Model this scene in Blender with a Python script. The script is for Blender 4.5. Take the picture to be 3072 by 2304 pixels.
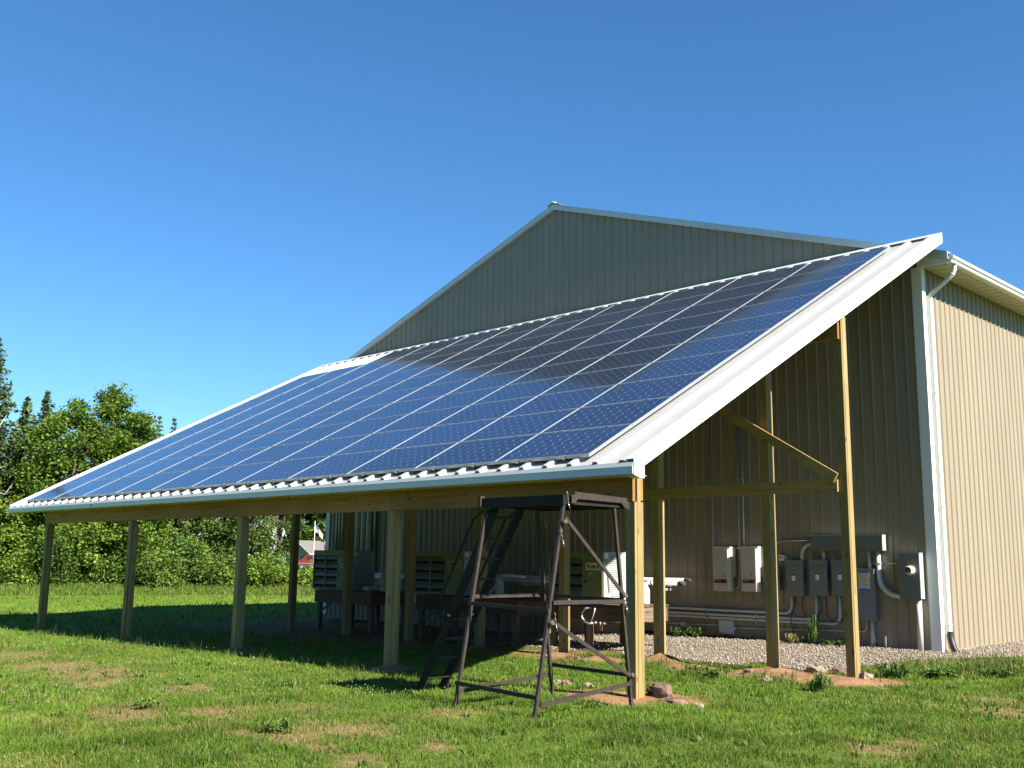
import bpy, math, random
import numpy as np
from mathutils import Vector, Matrix

for o in list(bpy.data.objects):
    bpy.data.objects.remove(o)
SC = bpy.context.scene
COL = SC.collection
rnd = random.Random(7)
NR = np.random.default_rng(11)

# ------------------------------------------------------------------ camera
CAM = np.array([8.192, -9.450, 1.592])
cd = bpy.data.cameras.new('camera')
cd.sensor_width = 36.0
cd.lens = 36.007
cd.clip_start = 0.1
cd.clip_end = 6000
cam = bpy.data.objects.new('camera', cd)
COL.objects.link(cam)
Rt = Vector((0.705335, 0.708770, 0.012182)); Up = Vector((0.110542, -0.126949, 0.985730)); Fw = Vector((-0.700203, 0.693923, 0.167891))
m = Matrix.Identity(4)
for i in range(3):
    m[i][0] = Rt[i]; m[i][1] = Up[i]; m[i][2] = -Fw[i]; m[i][3] = CAM[i]
cam.matrix_world = m
SC.camera = cam

# ------------------------------------------------------------------ sky and sun
SUN_EL, SUN_AZ = 38.5, 1.3            # azimuth measured from +x towards +y
world = bpy.data.worlds.new('World')
SC.world = world
world.use_nodes = True
wn = world.node_tree.nodes; wl = world.node_tree.links
bg = wn['Background']
sky = wn.new('ShaderNodeTexSky')
sky.sky_type = 'NISHITA'
sky.sun_disc = False
sky.sun_elevation = math.radians(SUN_EL)
sky.sun_rotation = math.radians(90.0 - SUN_AZ)
sky.altitude = 0
sky.air_density = 1.0
sky.dust_density = 0.0
sky.ozone_density = 10.0
hs = wn.new('ShaderNodeHueSaturation'); hs.inputs['Hue'].default_value = .494; hs.inputs['Saturation'].default_value = 1.06     # the clear, deep blue of that day, over the whole dome
wl.new(sky.outputs['Color'], hs.inputs['Color']); wl.new(hs.outputs['Color'], bg.inputs['Color'])
bg.inputs['Strength'].default_value = 0.064
sl = bpy.data.lights.new('sun', 'SUN')
sl.energy = 5.0
sl.angle = math.radians(0.53)
sl.color = (1.0, 0.93, 0.80)
sun = bpy.data.objects.new('sun', sl)
COL.objects.link(sun)
se, sa = math.radians(SUN_EL), math.radians(SUN_AZ)
sdir = Vector((math.cos(se) * math.cos(sa), math.cos(se) * math.sin(sa), math.sin(se)))
sun.rotation_euler = sdir.to_track_quat('Z', 'Y').to_euler()
sun.location = (30, 5, 30)
SC.view_settings.view_transform = 'Standard'
SC.view_settings.look = 'None'
SC.view_settings.exposure = 1.5
SC.view_settings.gamma = 1.0

# ------------------------------------------------------------------ materials
MATS = {}

def mat(name, col, rough=0.6, var=0.12, scale=(8, 8, 8), bump=0.0, metal=0.0, coat=0.0, spec=0.5, detail=4.0):
    if name in MATS:
        return MATS[name]
    mt = bpy.data.materials.new(name)
    mt.use_nodes = True
    nt = mt.node_tree; N = nt.nodes; L = nt.links
    b = N['Principled BSDF']
    b.inputs['Roughness'].default_value = rough
    b.inputs['Metallic'].default_value = metal
    b.inputs['Coat Weight'].default_value = coat
    b.inputs['Coat Roughness'].default_value = 0.03
    b.inputs['Specular IOR Level'].default_value = spec
    tc = N.new('ShaderNodeTexCoord'); mp = N.new('ShaderNodeMapping')
    mp.inputs['Scale'].default_value = scale
    nz = N.new('ShaderNodeTexNoise'); nz.inputs['Scale'].default_value = 1.0; nz.inputs['Detail'].default_value = detail
    nz.inputs['Roughness'].default_value = 0.6
    L.new(tc.outputs['Object'], mp.inputs['Vector']); L.new(mp.outputs['Vector'], nz.inputs['Vector'])
    rp = N.new('ShaderNodeValToRGB')
    c = np.array(col)
    rp.color_ramp.elements[0].position = 0.25; rp.color_ramp.elements[1].position = 0.75
    rp.color_ramp.elements[0].color = (*(c * (1 - var)), 1)
    rp.color_ramp.elements[1].color = (*np.minimum(c * (1 + var), 1), 1)
    L.new(nz.outputs['Fac'], rp.inputs['Fac']); L.new(rp.outputs['Color'], b.inputs['Base Color'])
    if bump:
        bp = N.new('ShaderNodeBump'); bp.inputs['Strength'].default_value = bump; bp.inputs['Distance'].default_value = 0.01
        L.new(nz.outputs['Fac'], bp.inputs['Height']); L.new(bp.outputs['Normal'], b.inputs['Normal'])
    MATS[name] = mt
    return mt


def wood(name, col, axis, var=0.25, knots=True, rough=0.75):
    """sawn lumber: streaks along axis, a few dark knots, slow tone drift"""
    mt = bpy.data.materials.new(name); mt.use_nodes = True
    N = mt.node_tree.nodes; L = mt.node_tree.links
    b = N['Principled BSDF']; b.inputs['Roughness'].default_value = rough; b.inputs['Specular IOR Level'].default_value = 0.25
    tc = N.new('ShaderNodeTexCoord'); mp = N.new('ShaderNodeMapping')
    s = [38.0, 38.0, 38.0]; s[axis] = 1.4
    mp.inputs['Scale'].default_value = s
    L.new(tc.outputs['Object'], mp.inputs['Vector'])
    nz = N.new('ShaderNodeTexNoise'); nz.inputs['Scale'].default_value = 1.0; nz.inputs['Detail'].default_value = 5
    L.new(mp.outputs['Vector'], nz.inputs['Vector'])
    c = np.array(col)
    rp = N.new('ShaderNodeValToRGB'); e = rp.color_ramp.elements
    e[0].position = .3; e[1].position = .72
    e[0].color = (*(c * (1 - var)), 1); e[1].color = (*np.minimum(c * (1 + var * .7), 1), 1)
    L.new(nz.outputs['Fac'], rp.inputs['Fac'])
    n2 = N.new('ShaderNodeTexNoise'); n2.inputs['Scale'].default_value = 1.1; n2.inputs['Detail'].default_value = 2
    L.new(tc.outputs['Object'], n2.inputs['Vector'])
    mx = N.new('ShaderNodeMix'); mx.data_type = 'RGBA'; mx.blend_type = 'MULTIPLY'; mx.inputs['Factor'].default_value = .55
    r2 = N.new('ShaderNodeValToRGB'); r2.color_ramp.elements[0].position = .3; r2.color_ramp.elements[1].position = .7
    r2.color_ramp.elements[0].color = (.66, .72, .62, 1); r2.color_ramp.elements[1].color = (1, 1, 1, 1)
    L.new(n2.outputs['Fac'], r2.inputs['Fac']); L.new(rp.outputs['Color'], mx.inputs['A']); L.new(r2.outputs['Color'], mx.inputs['B'])
    out = mx.outputs['Result']
    if knots:
        m2 = N.new('ShaderNodeMapping'); s2 = [7.0, 7.0, 7.0]; s2[axis] = 2.6
        m2.inputs['Scale'].default_value = s2; m2.inputs['Location'].default_value = (.37, .21, .63)
        L.new(tc.outputs['Object'], m2.inputs['Vector'])
        vo = N.new('ShaderNodeTexVoronoi'); vo.inputs['Scale'].default_value = 1.0; vo.inputs['Randomness'].default_value = 1.0
        L.new(m2.outputs['Vector'], vo.inputs['Vector'])
        r3 = N.new('ShaderNodeValToRGB'); r3.color_ramp.elements[0].position = .09; r3.color_ramp.elements[1].position = .17
        r3.color_ramp.elements[0].color = (.3, .22, .16, 1); r3.color_ramp.elements[1].color = (1, 1, 1, 1)
        L.new(vo.outputs['Distance'], r3.inputs['Fac'])
        m3 = N.new('ShaderNodeMix'); m3.data_type = 'RGBA'; m3.blend_type = 'MULTIPLY'; m3.inputs['Factor'].default_value = .85
        L.new(out, m3.inputs['A']); L.new(r3.outputs['Color'], m3.inputs['B']); out = m3.outputs['Result']
    L.new(out, b.inputs['Base Color'])
    bp = N.new('ShaderNodeBump'); bp.inputs['Strength'].default_value = .25; bp.inputs['Distance'].default_value = .004
    L.new(nz.outputs['Fac'], bp.inputs['Height']); L.new(bp.outputs['Normal'], b.inputs['Normal'])
    MATS[name] = mt
    return mt


def leafmat(name, trans=0.35, rough=0.6, spec=0.25):
    """blade / leaf: colour from the mesh attribute, some light passes through"""
    mt = bpy.data.materials.new(name); mt.use_nodes = True
    N = mt.node_tree.nodes; L = mt.node_tree.links
    b = N['Principled BSDF']; b.inputs['Roughness'].default_value = rough; b.inputs['Specular IOR Level'].default_value = spec
    at = N.new('ShaderNodeAttribute'); at.attribute_name = 'Col'
    L.new(at.outputs['Color'], b.inputs['Base Color'])
    tr = N.new('ShaderNodeBsdfTranslucent'); L.new(at.outputs['Color'], tr.inputs['Color'])
    ms = N.new('ShaderNodeMixShader'); ms.inputs['Fac'].default_value = trans
    L.new(b.outputs['BSDF'], ms.inputs[1]); L.new(tr.outputs['BSDF'], ms.inputs[2])
    L.new(ms.outputs['Shader'], N['Material Output'].inputs['Surface'])
    MATS[name] = mt
    return mt


leafmat('leaf', .3); leafmat('blade', .35, .55); leafmat('needle', .12, .7)
mat('white_paint', (.78, .79, .78), .42, .04, (1.5, 1.5, 1.5), .1)
mat('fascia_paint', (.56, .60, .62), .45, .04, (1.2, 1.2, 1.2))
mat('roof_white', (0.385, 0.385, 0.375), .42, .06, (.6, 2.5, 2.5), .12)
mat('trim_galv', (.50, .55, .56), .38, .06, (.7, .7, .7))
mat('siding_tan', (0.256, 0.215, 0.155), .5, .06, (2.2, 2.2, .5), .25)
mat('soffit_cream', (0.420, 0.385, 0.290), .6, .04)
mat('gutter_white', (0.620, 0.640, 0.610), .4, .03)
mat('cell', (0.008, 0.017, 0.054), .12, .12, (.55, .55, .55), spec=.55, coat=.45)
mat('backsheet', (0.360, 0.385, 0.420), .2, .02, coat=.5)
mat('busbar', (.40, .33, .24), .25, .05, metal=.4)
mat('alu_frame', (0.330, 0.355, 0.385), .38, .05, metal=.35)
mat('clamp', (0.320, 0.320, 0.310), .4, .1, metal=.6)
wood('post_wood', (0.315, 0.230, 0.098), 2)
wood('post_wood_new', (0.310, 0.215, 0.110), 2, .12, False)
wood('beam_wood', (0.300, 0.155, 0.045), 0)
wood('beam_wood_pale', (0.400, 0.265, 0.115), 0)
wood('board_y', (0.240, 0.150, 0.060), 1)
wood('deck_wood', (.13, .078, .035), 0)
wood('stand_wood', (0.150, 0.095, 0.060), 0, .3)
wood('stand_leg', (.22, .16, .11), 2, .3)
wood('stand_y', (0.200, 0.145, 0.110), 1, .3)
mat('steel_dark', (0.045, 0.035, 0.030), .5, .3, (14, 14, 14), .15, spec=.2)
mat('steel_dark2', (0.020, 0.018, 0.017), .6, .2, (9, 9, 9), spec=.12)
mat('steel_bright', (0.320, 0.310, 0.290), .3, .1, metal=.8)
mat('inverter_grey', (0.500, 0.480, 0.420), .5, .03)
mat('inverter_white', (0.600, 0.610, 0.580), .45, .03)
mat('maroon', (.17, .012, .02), .4, .08)
mat('red_logo', (.30, .02, .02), .4, .05)
mat('box_grey', (.125, .145, .150), .45, .06, (5, 5, 5))
mat('box_grey2', (.155, .175, .185), .42, .05, (5, 5, 5))
mat('box_end', (0.360, 0.400, 0.385), .45, .04)
mat('dark_plastic', (.012, .012, .013), .45, .1)
mat('pvc', (0.500, 0.520, 0.510), .4, .06, (4, 4, 4))
mat('conduit_steel', (.42, .44, .45), .35, .08, (6, 6, 6), metal=.5)
mat('jbox', (.46, .49, .50), .45, .05)
mat('paper', (.60, .53, .40), .8, .06, (20, 20, 20))
mat('paper_ink', (.25, .22, .18), .8, .1)
mat('sticker_white', (.70, .71, .70), .6, .03)
mat('stamp_ink', (.11, .06, .02), .8, .3, (30, 30, 30))
mat('sticker_dark', (.06, .045, .035), .6, .1)
mat('blue_tape', (.03, .16, .50), .6, .06)
mat('yellow_tape', (.65, .55, .08), .6, .05)
mat('green_sticker', (.06, .42, .03), .5, .05)
mat('orange_tag', (0.500, 0.160, 0.035), .6, .08)
mat('glass_meter', (.03, .035, .035), .08, .05, coat=1.0)
mat('meter_ring', (.72, .71, .60), .35, .03)
mat('lcd', (.05, .12, .11), .3, .05)
mat('unit_olive', (0.190, 0.200, 0.100), .5, .07, (3, 3, 3))
mat('unit_metal', (0.340, 0.355, 0.350), .4, .05, (4, 4, 4))
mat('louver_grey', (.16, .18, .19), .45, .08)
mat('unit_inside', (.01, .01, .01), .8, .1)
mat('insulation', (0.580, 0.590, 0.580), .75, .12, (18, 18, 18), .4)
mat('insulation_dark', (.05, .05, .055), .8, .1)
mat('tan_plastic', (0.300, 0.220, 0.110), .5, .06)
mat('black_pipe', (.012, .012, .013), .5, .1)
mat('rock_red', (0.155, 0.098, 0.070), .85, .25, (6, 6, 6), .5)
mat('rock_pale', (0.270, 0.200, 0.150), .85, .25, (7, 7, 7), .5)
mat('bark', (.10, .075, .055), .9, .3, (9, 9, 2), .5)
mat('bark_birch', (0.380, 0.350, 0.310), .8, .2, (6, 6, 3))
mat('house_wall', (0.220, 0.245, 0.300), .7, .04)
mat('house_white', (0.550, 0.560, 0.550), .6, .03)
mat('house_roof', (0.140, 0.130, 0.120), .85, .1, (3, 3, 3))
mat('window_dark', (.02, .022, .025), .1, .05, coat=.6)
mat('van_red', (0.125, 0.010, 0.014), .3, .04, coat=.6)
mat('tyre', (.02, .02, .02), .8, .1)
mat('chrome', (.6, .6, .6), .2, .05, metal=.9)
mat('flag_red', (.50, .02, .03), .8, .05)
mat('flag_white', (.78, .76, .74), .8, .03)
mat('flag_blue', (.03, .04, .16), .8, .05)
mat('pole_white', (.78, .78, .77), .4, .03)

def vary(name, lo, hi):
    """sheets and boards of one kind differ a little in tone"""
    N = MATS[name].node_tree.nodes; L = MATS[name].node_tree.links; b = N['Principled BSDF'].inputs['Base Color']
    oi = N.new('ShaderNodeObjectInfo'); mr = N.new('ShaderNodeMapRange'); mr.inputs['To Min'].default_value = lo; mr.inputs['To Max'].default_value = hi
    hv = N.new('ShaderNodeHueSaturation'); src_ = b.links[0].from_socket
    L.new(oi.outputs['Random'], mr.inputs['Value']); L.new(mr.outputs['Result'], hv.inputs['Value']); L.new(src_, hv.inputs['Color']); L.new(hv.outputs['Color'], b)


for nm_, lo_, hi_ in (('siding_tan', .955, 1.04), ('roof_white', .95, 1.03), ('post_wood', .82, 1.15), ('post_wood_new', .85, 1.15), ('beam_wood', .85, 1.2), ('stand_wood', .75, 1.25), ('rock_red', .75, 1.3), ('cell', .7, 1.35), ('white_paint', .95, 1.0)):
    vary(nm_, lo_, hi_)

# ------------------------------------------------------------------ mesh helpers
class MB:
    def __init__(s):
        s.v = []; s.f = []; s.mi = []; s.sm = []
    def add(s, vs, fs, mi=0, smooth=False):
        n = len(s.v)
        s.v += [tuple(map(float, p)) for p in vs]
        for f in fs:
            s.f.append([i + n for i in f]); s.mi.append(mi); s.sm.append(smooth)
        return s
    def box(s, x0, x1, y0, y1, z0, z1, mi=0):
        vs = [(x0, y0, z0), (x1, y0, z0), (x1, y1, z0), (x0, y1, z0), (x0, y0, z1), (x1, y0, z1), (x1, y1, z1), (x0, y1, z1)]
        return s.add(vs, [(0, 3, 2, 1), (4, 5, 6, 7), (0, 1, 5, 4), (1, 2, 6, 5), (2, 3, 7, 6), (3, 0, 4, 7)], mi)
    def bev(s, x0, x1, y0, y1, z0, z1, r=.01, mi=0):
        """box with its vertical and front edges chamfered"""
        prof = [(x0 + r, y0), (x1 - r, y0), (x1, y0 + r), (x1, y1), (x0, y1), (x0, y0 + r)]
        return s.prism(prof, z0, z1, mi)
    def prism(s, prof, z0, z1, mi=0):
        n = len(prof)
        vs = [(x, y, z0) for x, y in prof] + [(x, y, z1) for x, y in prof]
        fs = [list(range(n))[::-1], list(range(n, 2 * n))] + [(i, (i + 1) % n, n + (i + 1) % n, n + i) for i in range(n)]
        return s.add(vs, fs, mi)
    def extr(s, pts, d, mi=0):
        """polygon (3D, planar) pushed along d"""
        n = len(pts); d = Vector(d)
        vs = [Vector(p) for p in pts] + [Vector(p) + d for p in pts]
        fs = [list(range(n))[::-1], list(range(n, 2 * n))] + [(i, (i + 1) % n, n + (i + 1) % n, n + i) for i in range(n)]
        return s.add(vs, fs, mi)
    def bar(s, p, q, w, h, up=(0, 0, 1), mi=0):
        p = Vector(p); q = Vector(q); d = (q - p).normalized(); up = Vector(up)
        sd = d.cross(up)
        if sd.length < 1e-4:
            sd = d.cross(Vector((1, 0, 0)))
        sd.normalize(); u2 = sd.cross(d)
        vs = []
        for a in (p, q):
            for sx, sz in ((-1, -1), (1, -1), (1, 1), (-1, 1)):
                vs.append(a + sd * (sx * w / 2) + u2 * (sz * h / 2))
        return s.add(vs, [(0, 1, 2, 3), (7, 6, 5, 4), (0, 4, 5, 1), (1, 5, 6, 2), (2, 6, 7, 3), (3, 7, 4, 0)], mi)
    def tube(s, pts, r, n=8, mi=0, cap=True):
        pts = [Vector(p) for p in pts]
        rs = r if isinstance(r, (list, tuple)) else [r] * len(pts)
        base = len(s.v); ref = None; vs = []
        for i, p in enumerate(pts):
            d = (pts[min(i + 1, len(pts) - 1)] - pts[max(i - 1, 0)]).normalized()
            if ref is None:
                ref = d.orthogonal().normalized()
            ref = (ref - d * ref.dot(d)).normalized(); b = d.cross(ref)
            for k in range(n):
                a = 2 * math.pi * k / n
                vs.append(p + (ref * math.cos(a) + b * math.sin(a)) * rs[i])
        fs = []
        for i in range(len(pts) - 1):
            for k in range(n):
                fs.append((i * n + k, i * n + (k + 1) % n, (i + 1) * n + (k + 1) % n, (i + 1) * n + k))
        s.add(vs, fs, mi, True)
        if cap:
            m_ = len(pts) - 1
            s.add([], [], mi)
            s.f.append([base + k for k in range(n)][::-1]); s.mi.append(mi); s.sm.append(False)
            s.f.append([base + m_ * n + k for k in range(n)]); s.mi.append(mi); s.sm.append(False)
        return s
    def build(s, name, mats, parent=None, base=(0, 0, 0)):
        me = bpy.data.meshes.new(name)
        bx, by, bz = base
        me.from_pydata([(x - bx, y - by, z - bz) for x, y, z in s.v], [], s.f)
        if not isinstance(mats, (list, tuple)):
            mats = [mats]
        for k in mats:
            me.materials.append(MATS[k])
        me.polygons.foreach_set('material_index', s.mi)
        me.polygons.foreach_set('use_smooth', s.sm)
        me.update()
        o = bpy.data.objects.new(name, me)
        COL.objects.link(o)
        if parent is not None:
            o.parent = parent
        else:
            o.location = base
        return o


def tag(o, label=None, cat=None, group=None, kind=None):
    if label: o['label'] = label
    if cat: o['category'] = cat
    if group: o['group'] = group
    if kind: o['kind'] = kind
    return o


class Thing:
    """an Empty at the thing's base and the parts under it (world coordinates in, local out)"""
    def __init__(s, name, base, label, cat, group=None):
        s.base = base
        s.o = bpy.data.objects.new(name, None); COL.objects.link(s.o)
        s.o.empty_display_size = .2
        s.o.location = base
        tag(s.o, label, cat, group)
    def part(s, name, mb, mats, parent=None, label=None):
        o = mb.build(name, mats, parent or s.o, s.base)
        if label: o['label'] = label
        return o


def arc(c, r, a0, a1, ax, ay, n=7):
    c = Vector(c); ax = Vector(ax); ay = Vector(ay)
    return [c + ax * (r * math.cos(a0 + (a1 - a0) * i / n)) + ay * (r * math.sin(a0 + (a1 - a0) * i / n)) for i in range(n + 1)]


def text_mesh(txt, size, mat_name, name, extrude=.001, bold=0.0):
    cu = bpy.data.curves.new(name, 'FONT'); cu.body = txt; cu.size = size; cu.extrude = extrude; cu.offset = bold
    cu.align_x = 'CENTER'; cu.align_y = 'CENTER'
    t = bpy.data.objects.new('t', cu); COL.objects.link(t)
    bpy.context.view_layer.update()
    me = bpy.data.meshes.new_from_object(t.evaluated_get(bpy.context.evaluated_depsgraph_get()))
    bpy.data.objects.remove(t); bpy.data.curves.remove(cu)
    me.materials.clear(); me.materials.append(MATS[mat_name])
    o = bpy.data.objects.new(name, me); COL.objects.link(o)
    return o


def vnoise(x, y, sc, seed=0):
    x = np.asarray(x, float) / sc; y = np.asarray(y, float) / sc
    xi = np.floor(x).astype(np.int64); yi = np.floor(y).astype(np.int64)
    fx = x - xi; fy = y - yi
    fx = fx * fx * (3 - 2 * fx); fy = fy * fy * (3 - 2 * fy)
    def h(a, b):
        n = (a * 374761393 + b * 668265263 + seed * 1442695041) & 0x7fffffff
        n = ((n ^ (n >> 13)) * 1274126177) & 0x7fffffff
        return ((n ^ (n >> 16)) & 0xffff) / 65535.0
    return (h(xi, yi) * (1 - fx) + h(xi + 1, yi) * fx) * (1 - fy) + (h(xi, yi + 1) * (1 - fx) + h(xi + 1, yi + 1) * fx) * fy


def sstep(a, b, x):
    t = np.clip((np.asarray(x, float) - a) / (b - a), 0, 1)
    return t * t * (3 - 2 * t)

# ------------------------------------------------------------------ layout numbers
TH = .53385                         # roof rise per metre
ZO = 2.862                          # glass level at the bottom edge of the array (y = 0)
CO = 1 / math.sqrt(1 + TH * TH); SI = TH * CO
WY = 9.20                           # gable wall plane
WX0, WX1 = -18.73, .30              # gable wall ends
ROW1 = [.444, -4.106, -8.466, -12.888, -17.418]
ROW2 = [.605, -.736, -2.946, -5.169, -7.49, -9.761, -12.085, -14.393]
Y1, Y2 = .15, 5.10
SOIL = [(.20, .2, .75, .06), (.75, .55, .45, .07), (-4.05, .25, .5, .09), (-8.4, .2, .45, .07), (-4.75, 4.6, .7, .10), (-3.7, 4.5, .65, .09), (-2.75, 5.0, .7, .14),
        (-1.9, 4.7, .6, .06), (-.55, 4.9, .75, .09), (.1, 4.8, .8, .05), (.85, 5.0, .75, .06), (-7.4, 5.0, .6, .05), (-9.7, 5.0, .6, .05), (-12, 5.0, .6, .05), (-14.3, 5, .6, .05)]
DRY = [(-2.35, -4.52, .55), (-1.81, -3.88, .45), (-6.5, -3.1, .8), (.16, -3.51, .42), (.22, -4.18, .3), (.73, -4.25, .18), (1.3, -3.43, .2), (-.26, -4.39, .18),
       (-.14, -2.14, .2), (-10.4, -2.8, .9), (-8.1, -3.0, .7), (-1.32, -3.04, .35), (-3.9, -3.1, .4), (1.41, -4.34, .22), (3.99, -.14, .3), (2.99, 4.3, .5), (3.9, -.74, .3),
       (-.87, 4.2, .35), (-13.5, -2.6, 1.0), (3.6, 3.0, .4), (4.5, 2.2, .35), (-5.2, -3.6, .35)]


def gz(x, y):
    """height of the lawn"""
    x = np.asarray(x, float); y = np.asarray(y, float)
    z = -.014 * np.clip(-x - 1, 0, 15)
    z = z - .11 * sstep(0.5, 4.8, y) + .15 * sstep(5.6, 8.9, y) * sstep(-9, -6, x)
    z = z + (vnoise(x, y, 1.6, 3) - .5) * .03 + (vnoise(x, y, .45, 5) - .5) * .014
    for sx, sy, r, h in SOIL:
        d2 = ((x - sx) ** 2 + (y - sy) ** 2) / (r * .62) ** 2
        z = z + h * np.exp(-d2) * (.7 + .6 * vnoise(x, y, .16, 9))
    return z


def soil_amt(x, y):
    s = np.zeros_like(np.asarray(x, float))
    for sx, sy, r, h in SOIL:
        d = np.hypot(x - sx, (y - sy)) / r
        s = np.maximum(s, 1 - sstep(.55, 1.15, d + (vnoise(x, y, .3, 21) - .5) * .7))
    s = np.maximum(s, .85 * sstep(3.2, 4.8, y) * sstep(-3.6, -5.5, x) * sstep(-20.5, -18.5, x) * (vnoise(x, y, .8, 4) > .2))
    return s


def dry_amt(x, y):
    s = np.zeros_like(np.asarray(x, float))
    for sx, sy, r in DRY:
        d = np.hypot((x - sx) * .75 + (y - sy) * .25, (y - sy)) / r
        s = np.maximum(s, (1 - sstep(.25, 1.25, d + (vnoise(x, y, .25, 31) - .5) * .9 + (vnoise(x, y, .09, 32) - .5) * .9)) * .92)
    return s


def gravel_amt(x, y):
    edge = 5.75 + (vnoise(x, y, .7, 41) - .5) * .7
    edge = np.where(x > -.2, np.minimum(5.75 + (x + .2) * 2.0, 9.4 + (x - 1.5) * .25), edge) + (vnoise(x, y, .4, 42) - .5) * .5
    g = sstep(-.25, .25, y - edge) * sstep(-10.5, -8.5, x)
    return g

# ------------------------------------------------------------------ ground
def axis_pts(lo, hi, step, far):
    a = list(np.arange(lo, hi + step / 2, step)); d = step; p = hi
    while p < far:
        d *= 1.35; p += d; a.append(p)
    d = step; p = lo
    while p > -far:
        d *= 1.35; p -= d; a.insert(0, p)
    return np.array(a)


gx = axis_pts(-20, 7.5, .13, 3000); gy = axis_pts(-7, 11, .13, 3000)
XX, YY = np.meshgrid(gx, gy)
ZZ = gz(XX, YY)
nx, ny = len(gx), len(gy)
idx = np.arange(nx * ny).reshape(ny, nx)
quads = np.stack([idx[:-1, :-1], idx[:-1, 1:], idx[1:, 1:], idx[1:, :-1]], -1).reshape(-1, 4)


def np_mesh(name, verts, faces, matname, col=None, smooth=False):
    verts = np.asarray(verts, np.float32); faces = np.asarray(faces, np.int32); k = faces.shape[1]
    me = bpy.data.meshes.new(name)
    me.vertices.add(len(verts)); me.vertices.foreach_set('co', verts.ravel())
    me.loops.add(faces.size); me.loops.foreach_set('vertex_index', faces.ravel())
    me.polygons.add(len(faces))
    me.polygons.foreach_set('loop_start', np.arange(len(faces), dtype=np.int32) * k)
    if smooth:
        me.polygons.foreach_set('use_smooth', np.ones(len(faces), bool))
    if col is not None:
        a = me.color_attributes.new('Col', 'FLOAT_COLOR', 'POINT')
        c4 = np.ones((len(verts), 4), np.float32); c4[:, :3] = col
        a.data.foreach_set('color', c4.ravel())
    me.materials.append(MATS[matname])
    me.update(calc_edges=True); me.validate()
    return me


def lin(a, b, t):
    t = np.asarray(t)[..., None]
    return np.asarray(a) * (1 - t) + np.asarray(b) * t


# the colour map of the lawn sheet: thatch between blades, dry straw, reddish soil
xf, yf = XX.ravel(), YY.ravel()
gc = lin((.070, .112, .015), (.110, .142, .025), vnoise(xf, yf, .5, 12))
gd = dry_amt(xf, yf); gs = soil_amt(xf, yf)
gc = gc * (1 - gd[:, None]) + np.array((.21, .155, .068)) * gd[:, None]
sc_ = lin((.205, .108, .055), (.30, .180, .105), vnoise(xf, yf, .3, 15))
gc = gc * (1 - gs[:, None]) + sc_ * gs[:, None]
far = sstep(14, 30, np.hypot(xf - CAM[0], yf - CAM[1]))
fc = lin((.092, .170, .016), (.135, .215, .026), vnoise(xf, yf, 2.2, 16))
gc = gc * (1 - far[:, None] * (1 - gs[:, None])) + fc * (far * (1 - gs))[:, None]
gm = bpy.data.materials.new('lawn_ground'); gm.use_nodes = True
N = gm.node_tree.nodes; L = gm.node_tree.links
b = N['Principled BSDF']; b.inputs['Roughness'].default_value = .95; b.inputs['Specular IOR Level'].default_value = .1
at = N.new('ShaderNodeAttribute'); at.attribute_name = 'Col'
tc = N.new('ShaderNodeTexCoord'); nz = N.new('ShaderNodeTexNoise'); nz.inputs['Scale'].default_value = 9.0; nz.inputs['Detail'].default_value = 8; nz.inputs['Roughness'].default_value = .7
L.new(tc.outputs['Object'], nz.inputs['Vector'])
rp = N.new('ShaderNodeValToRGB'); rp.color_ramp.elements[0].position = .3; rp.color_ramp.elements[1].position = .7
rp.color_ramp.elements[0].color = (.62, .62, .62, 1); rp.color_ramp.elements[1].color = (1.25, 1.25, 1.2, 1)
L.new(nz.outputs['Fac'], rp.inputs['Fac'])
mx = N.new('ShaderNodeMix'); mx.data_type = 'RGBA'; mx.blend_type = 'MULTIPLY'; mx.inputs['Factor'].default_value = 1.0
L.new(at.outputs['Color'], mx.inputs['A']); L.new(rp.outputs['Color'], mx.inputs['B']); L.new(mx.outputs['Result'], b.inputs['Base Color'])
bp = N.new('ShaderNodeBump'); bp.inputs['Strength'].default_value = .6; bp.inputs['Distance'].default_value = .03
L.new(nz.outputs['Fac'], bp.inputs['Height']); L.new(bp.outputs['Normal'], b.inputs['Normal'])
MATS['lawn_ground'] = gm
go = bpy.data.objects.new('ground', np_mesh('ground', np.stack([xf, yf, ZZ.ravel()], 1), quads, 'lawn_ground', gc, True))
COL.objects.link(go); tag(go, kind='structure')

# gravel bed along the walls
gmx = mat('gravel_bed', (0.160, 0.135, 0.105), .9, .35, (28, 28, 28), .8, detail=8)
gxx, gyy = np.meshgrid(np.arange(-19.2, 9.01, .16), np.arange(4.9, 24, .16))
keep = gravel_amt(gxx, gyy) > .45
keep &= ~((gxx > 3.6 + .1 * gyy))
zz = gz(gxx, gyy) + .012
ii = np.arange(gxx.size).reshape(gxx.shape)
kq = keep[:-1, :-1] & keep[:-1, 1:] & keep[1:, 1:] & keep[1:, :-1]
q = np.stack([ii[:-1, :-1], ii[:-1, 1:], ii[1:, 1:], ii[1:, :-1]], -1)[kq]
used, inv = np.unique(q.ravel(), return_inverse=True)
vv = np.stack([gxx.ravel(), gyy.ravel(), zz.ravel()], 1)[used]
go = bpy.data.objects.new('gravel_bed', np_mesh('gravel_bed', vv, inv.reshape(-1, 4), 'gravel_bed', smooth=True))
COL.objects.link(go); tag(go, kind='structure')

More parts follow.
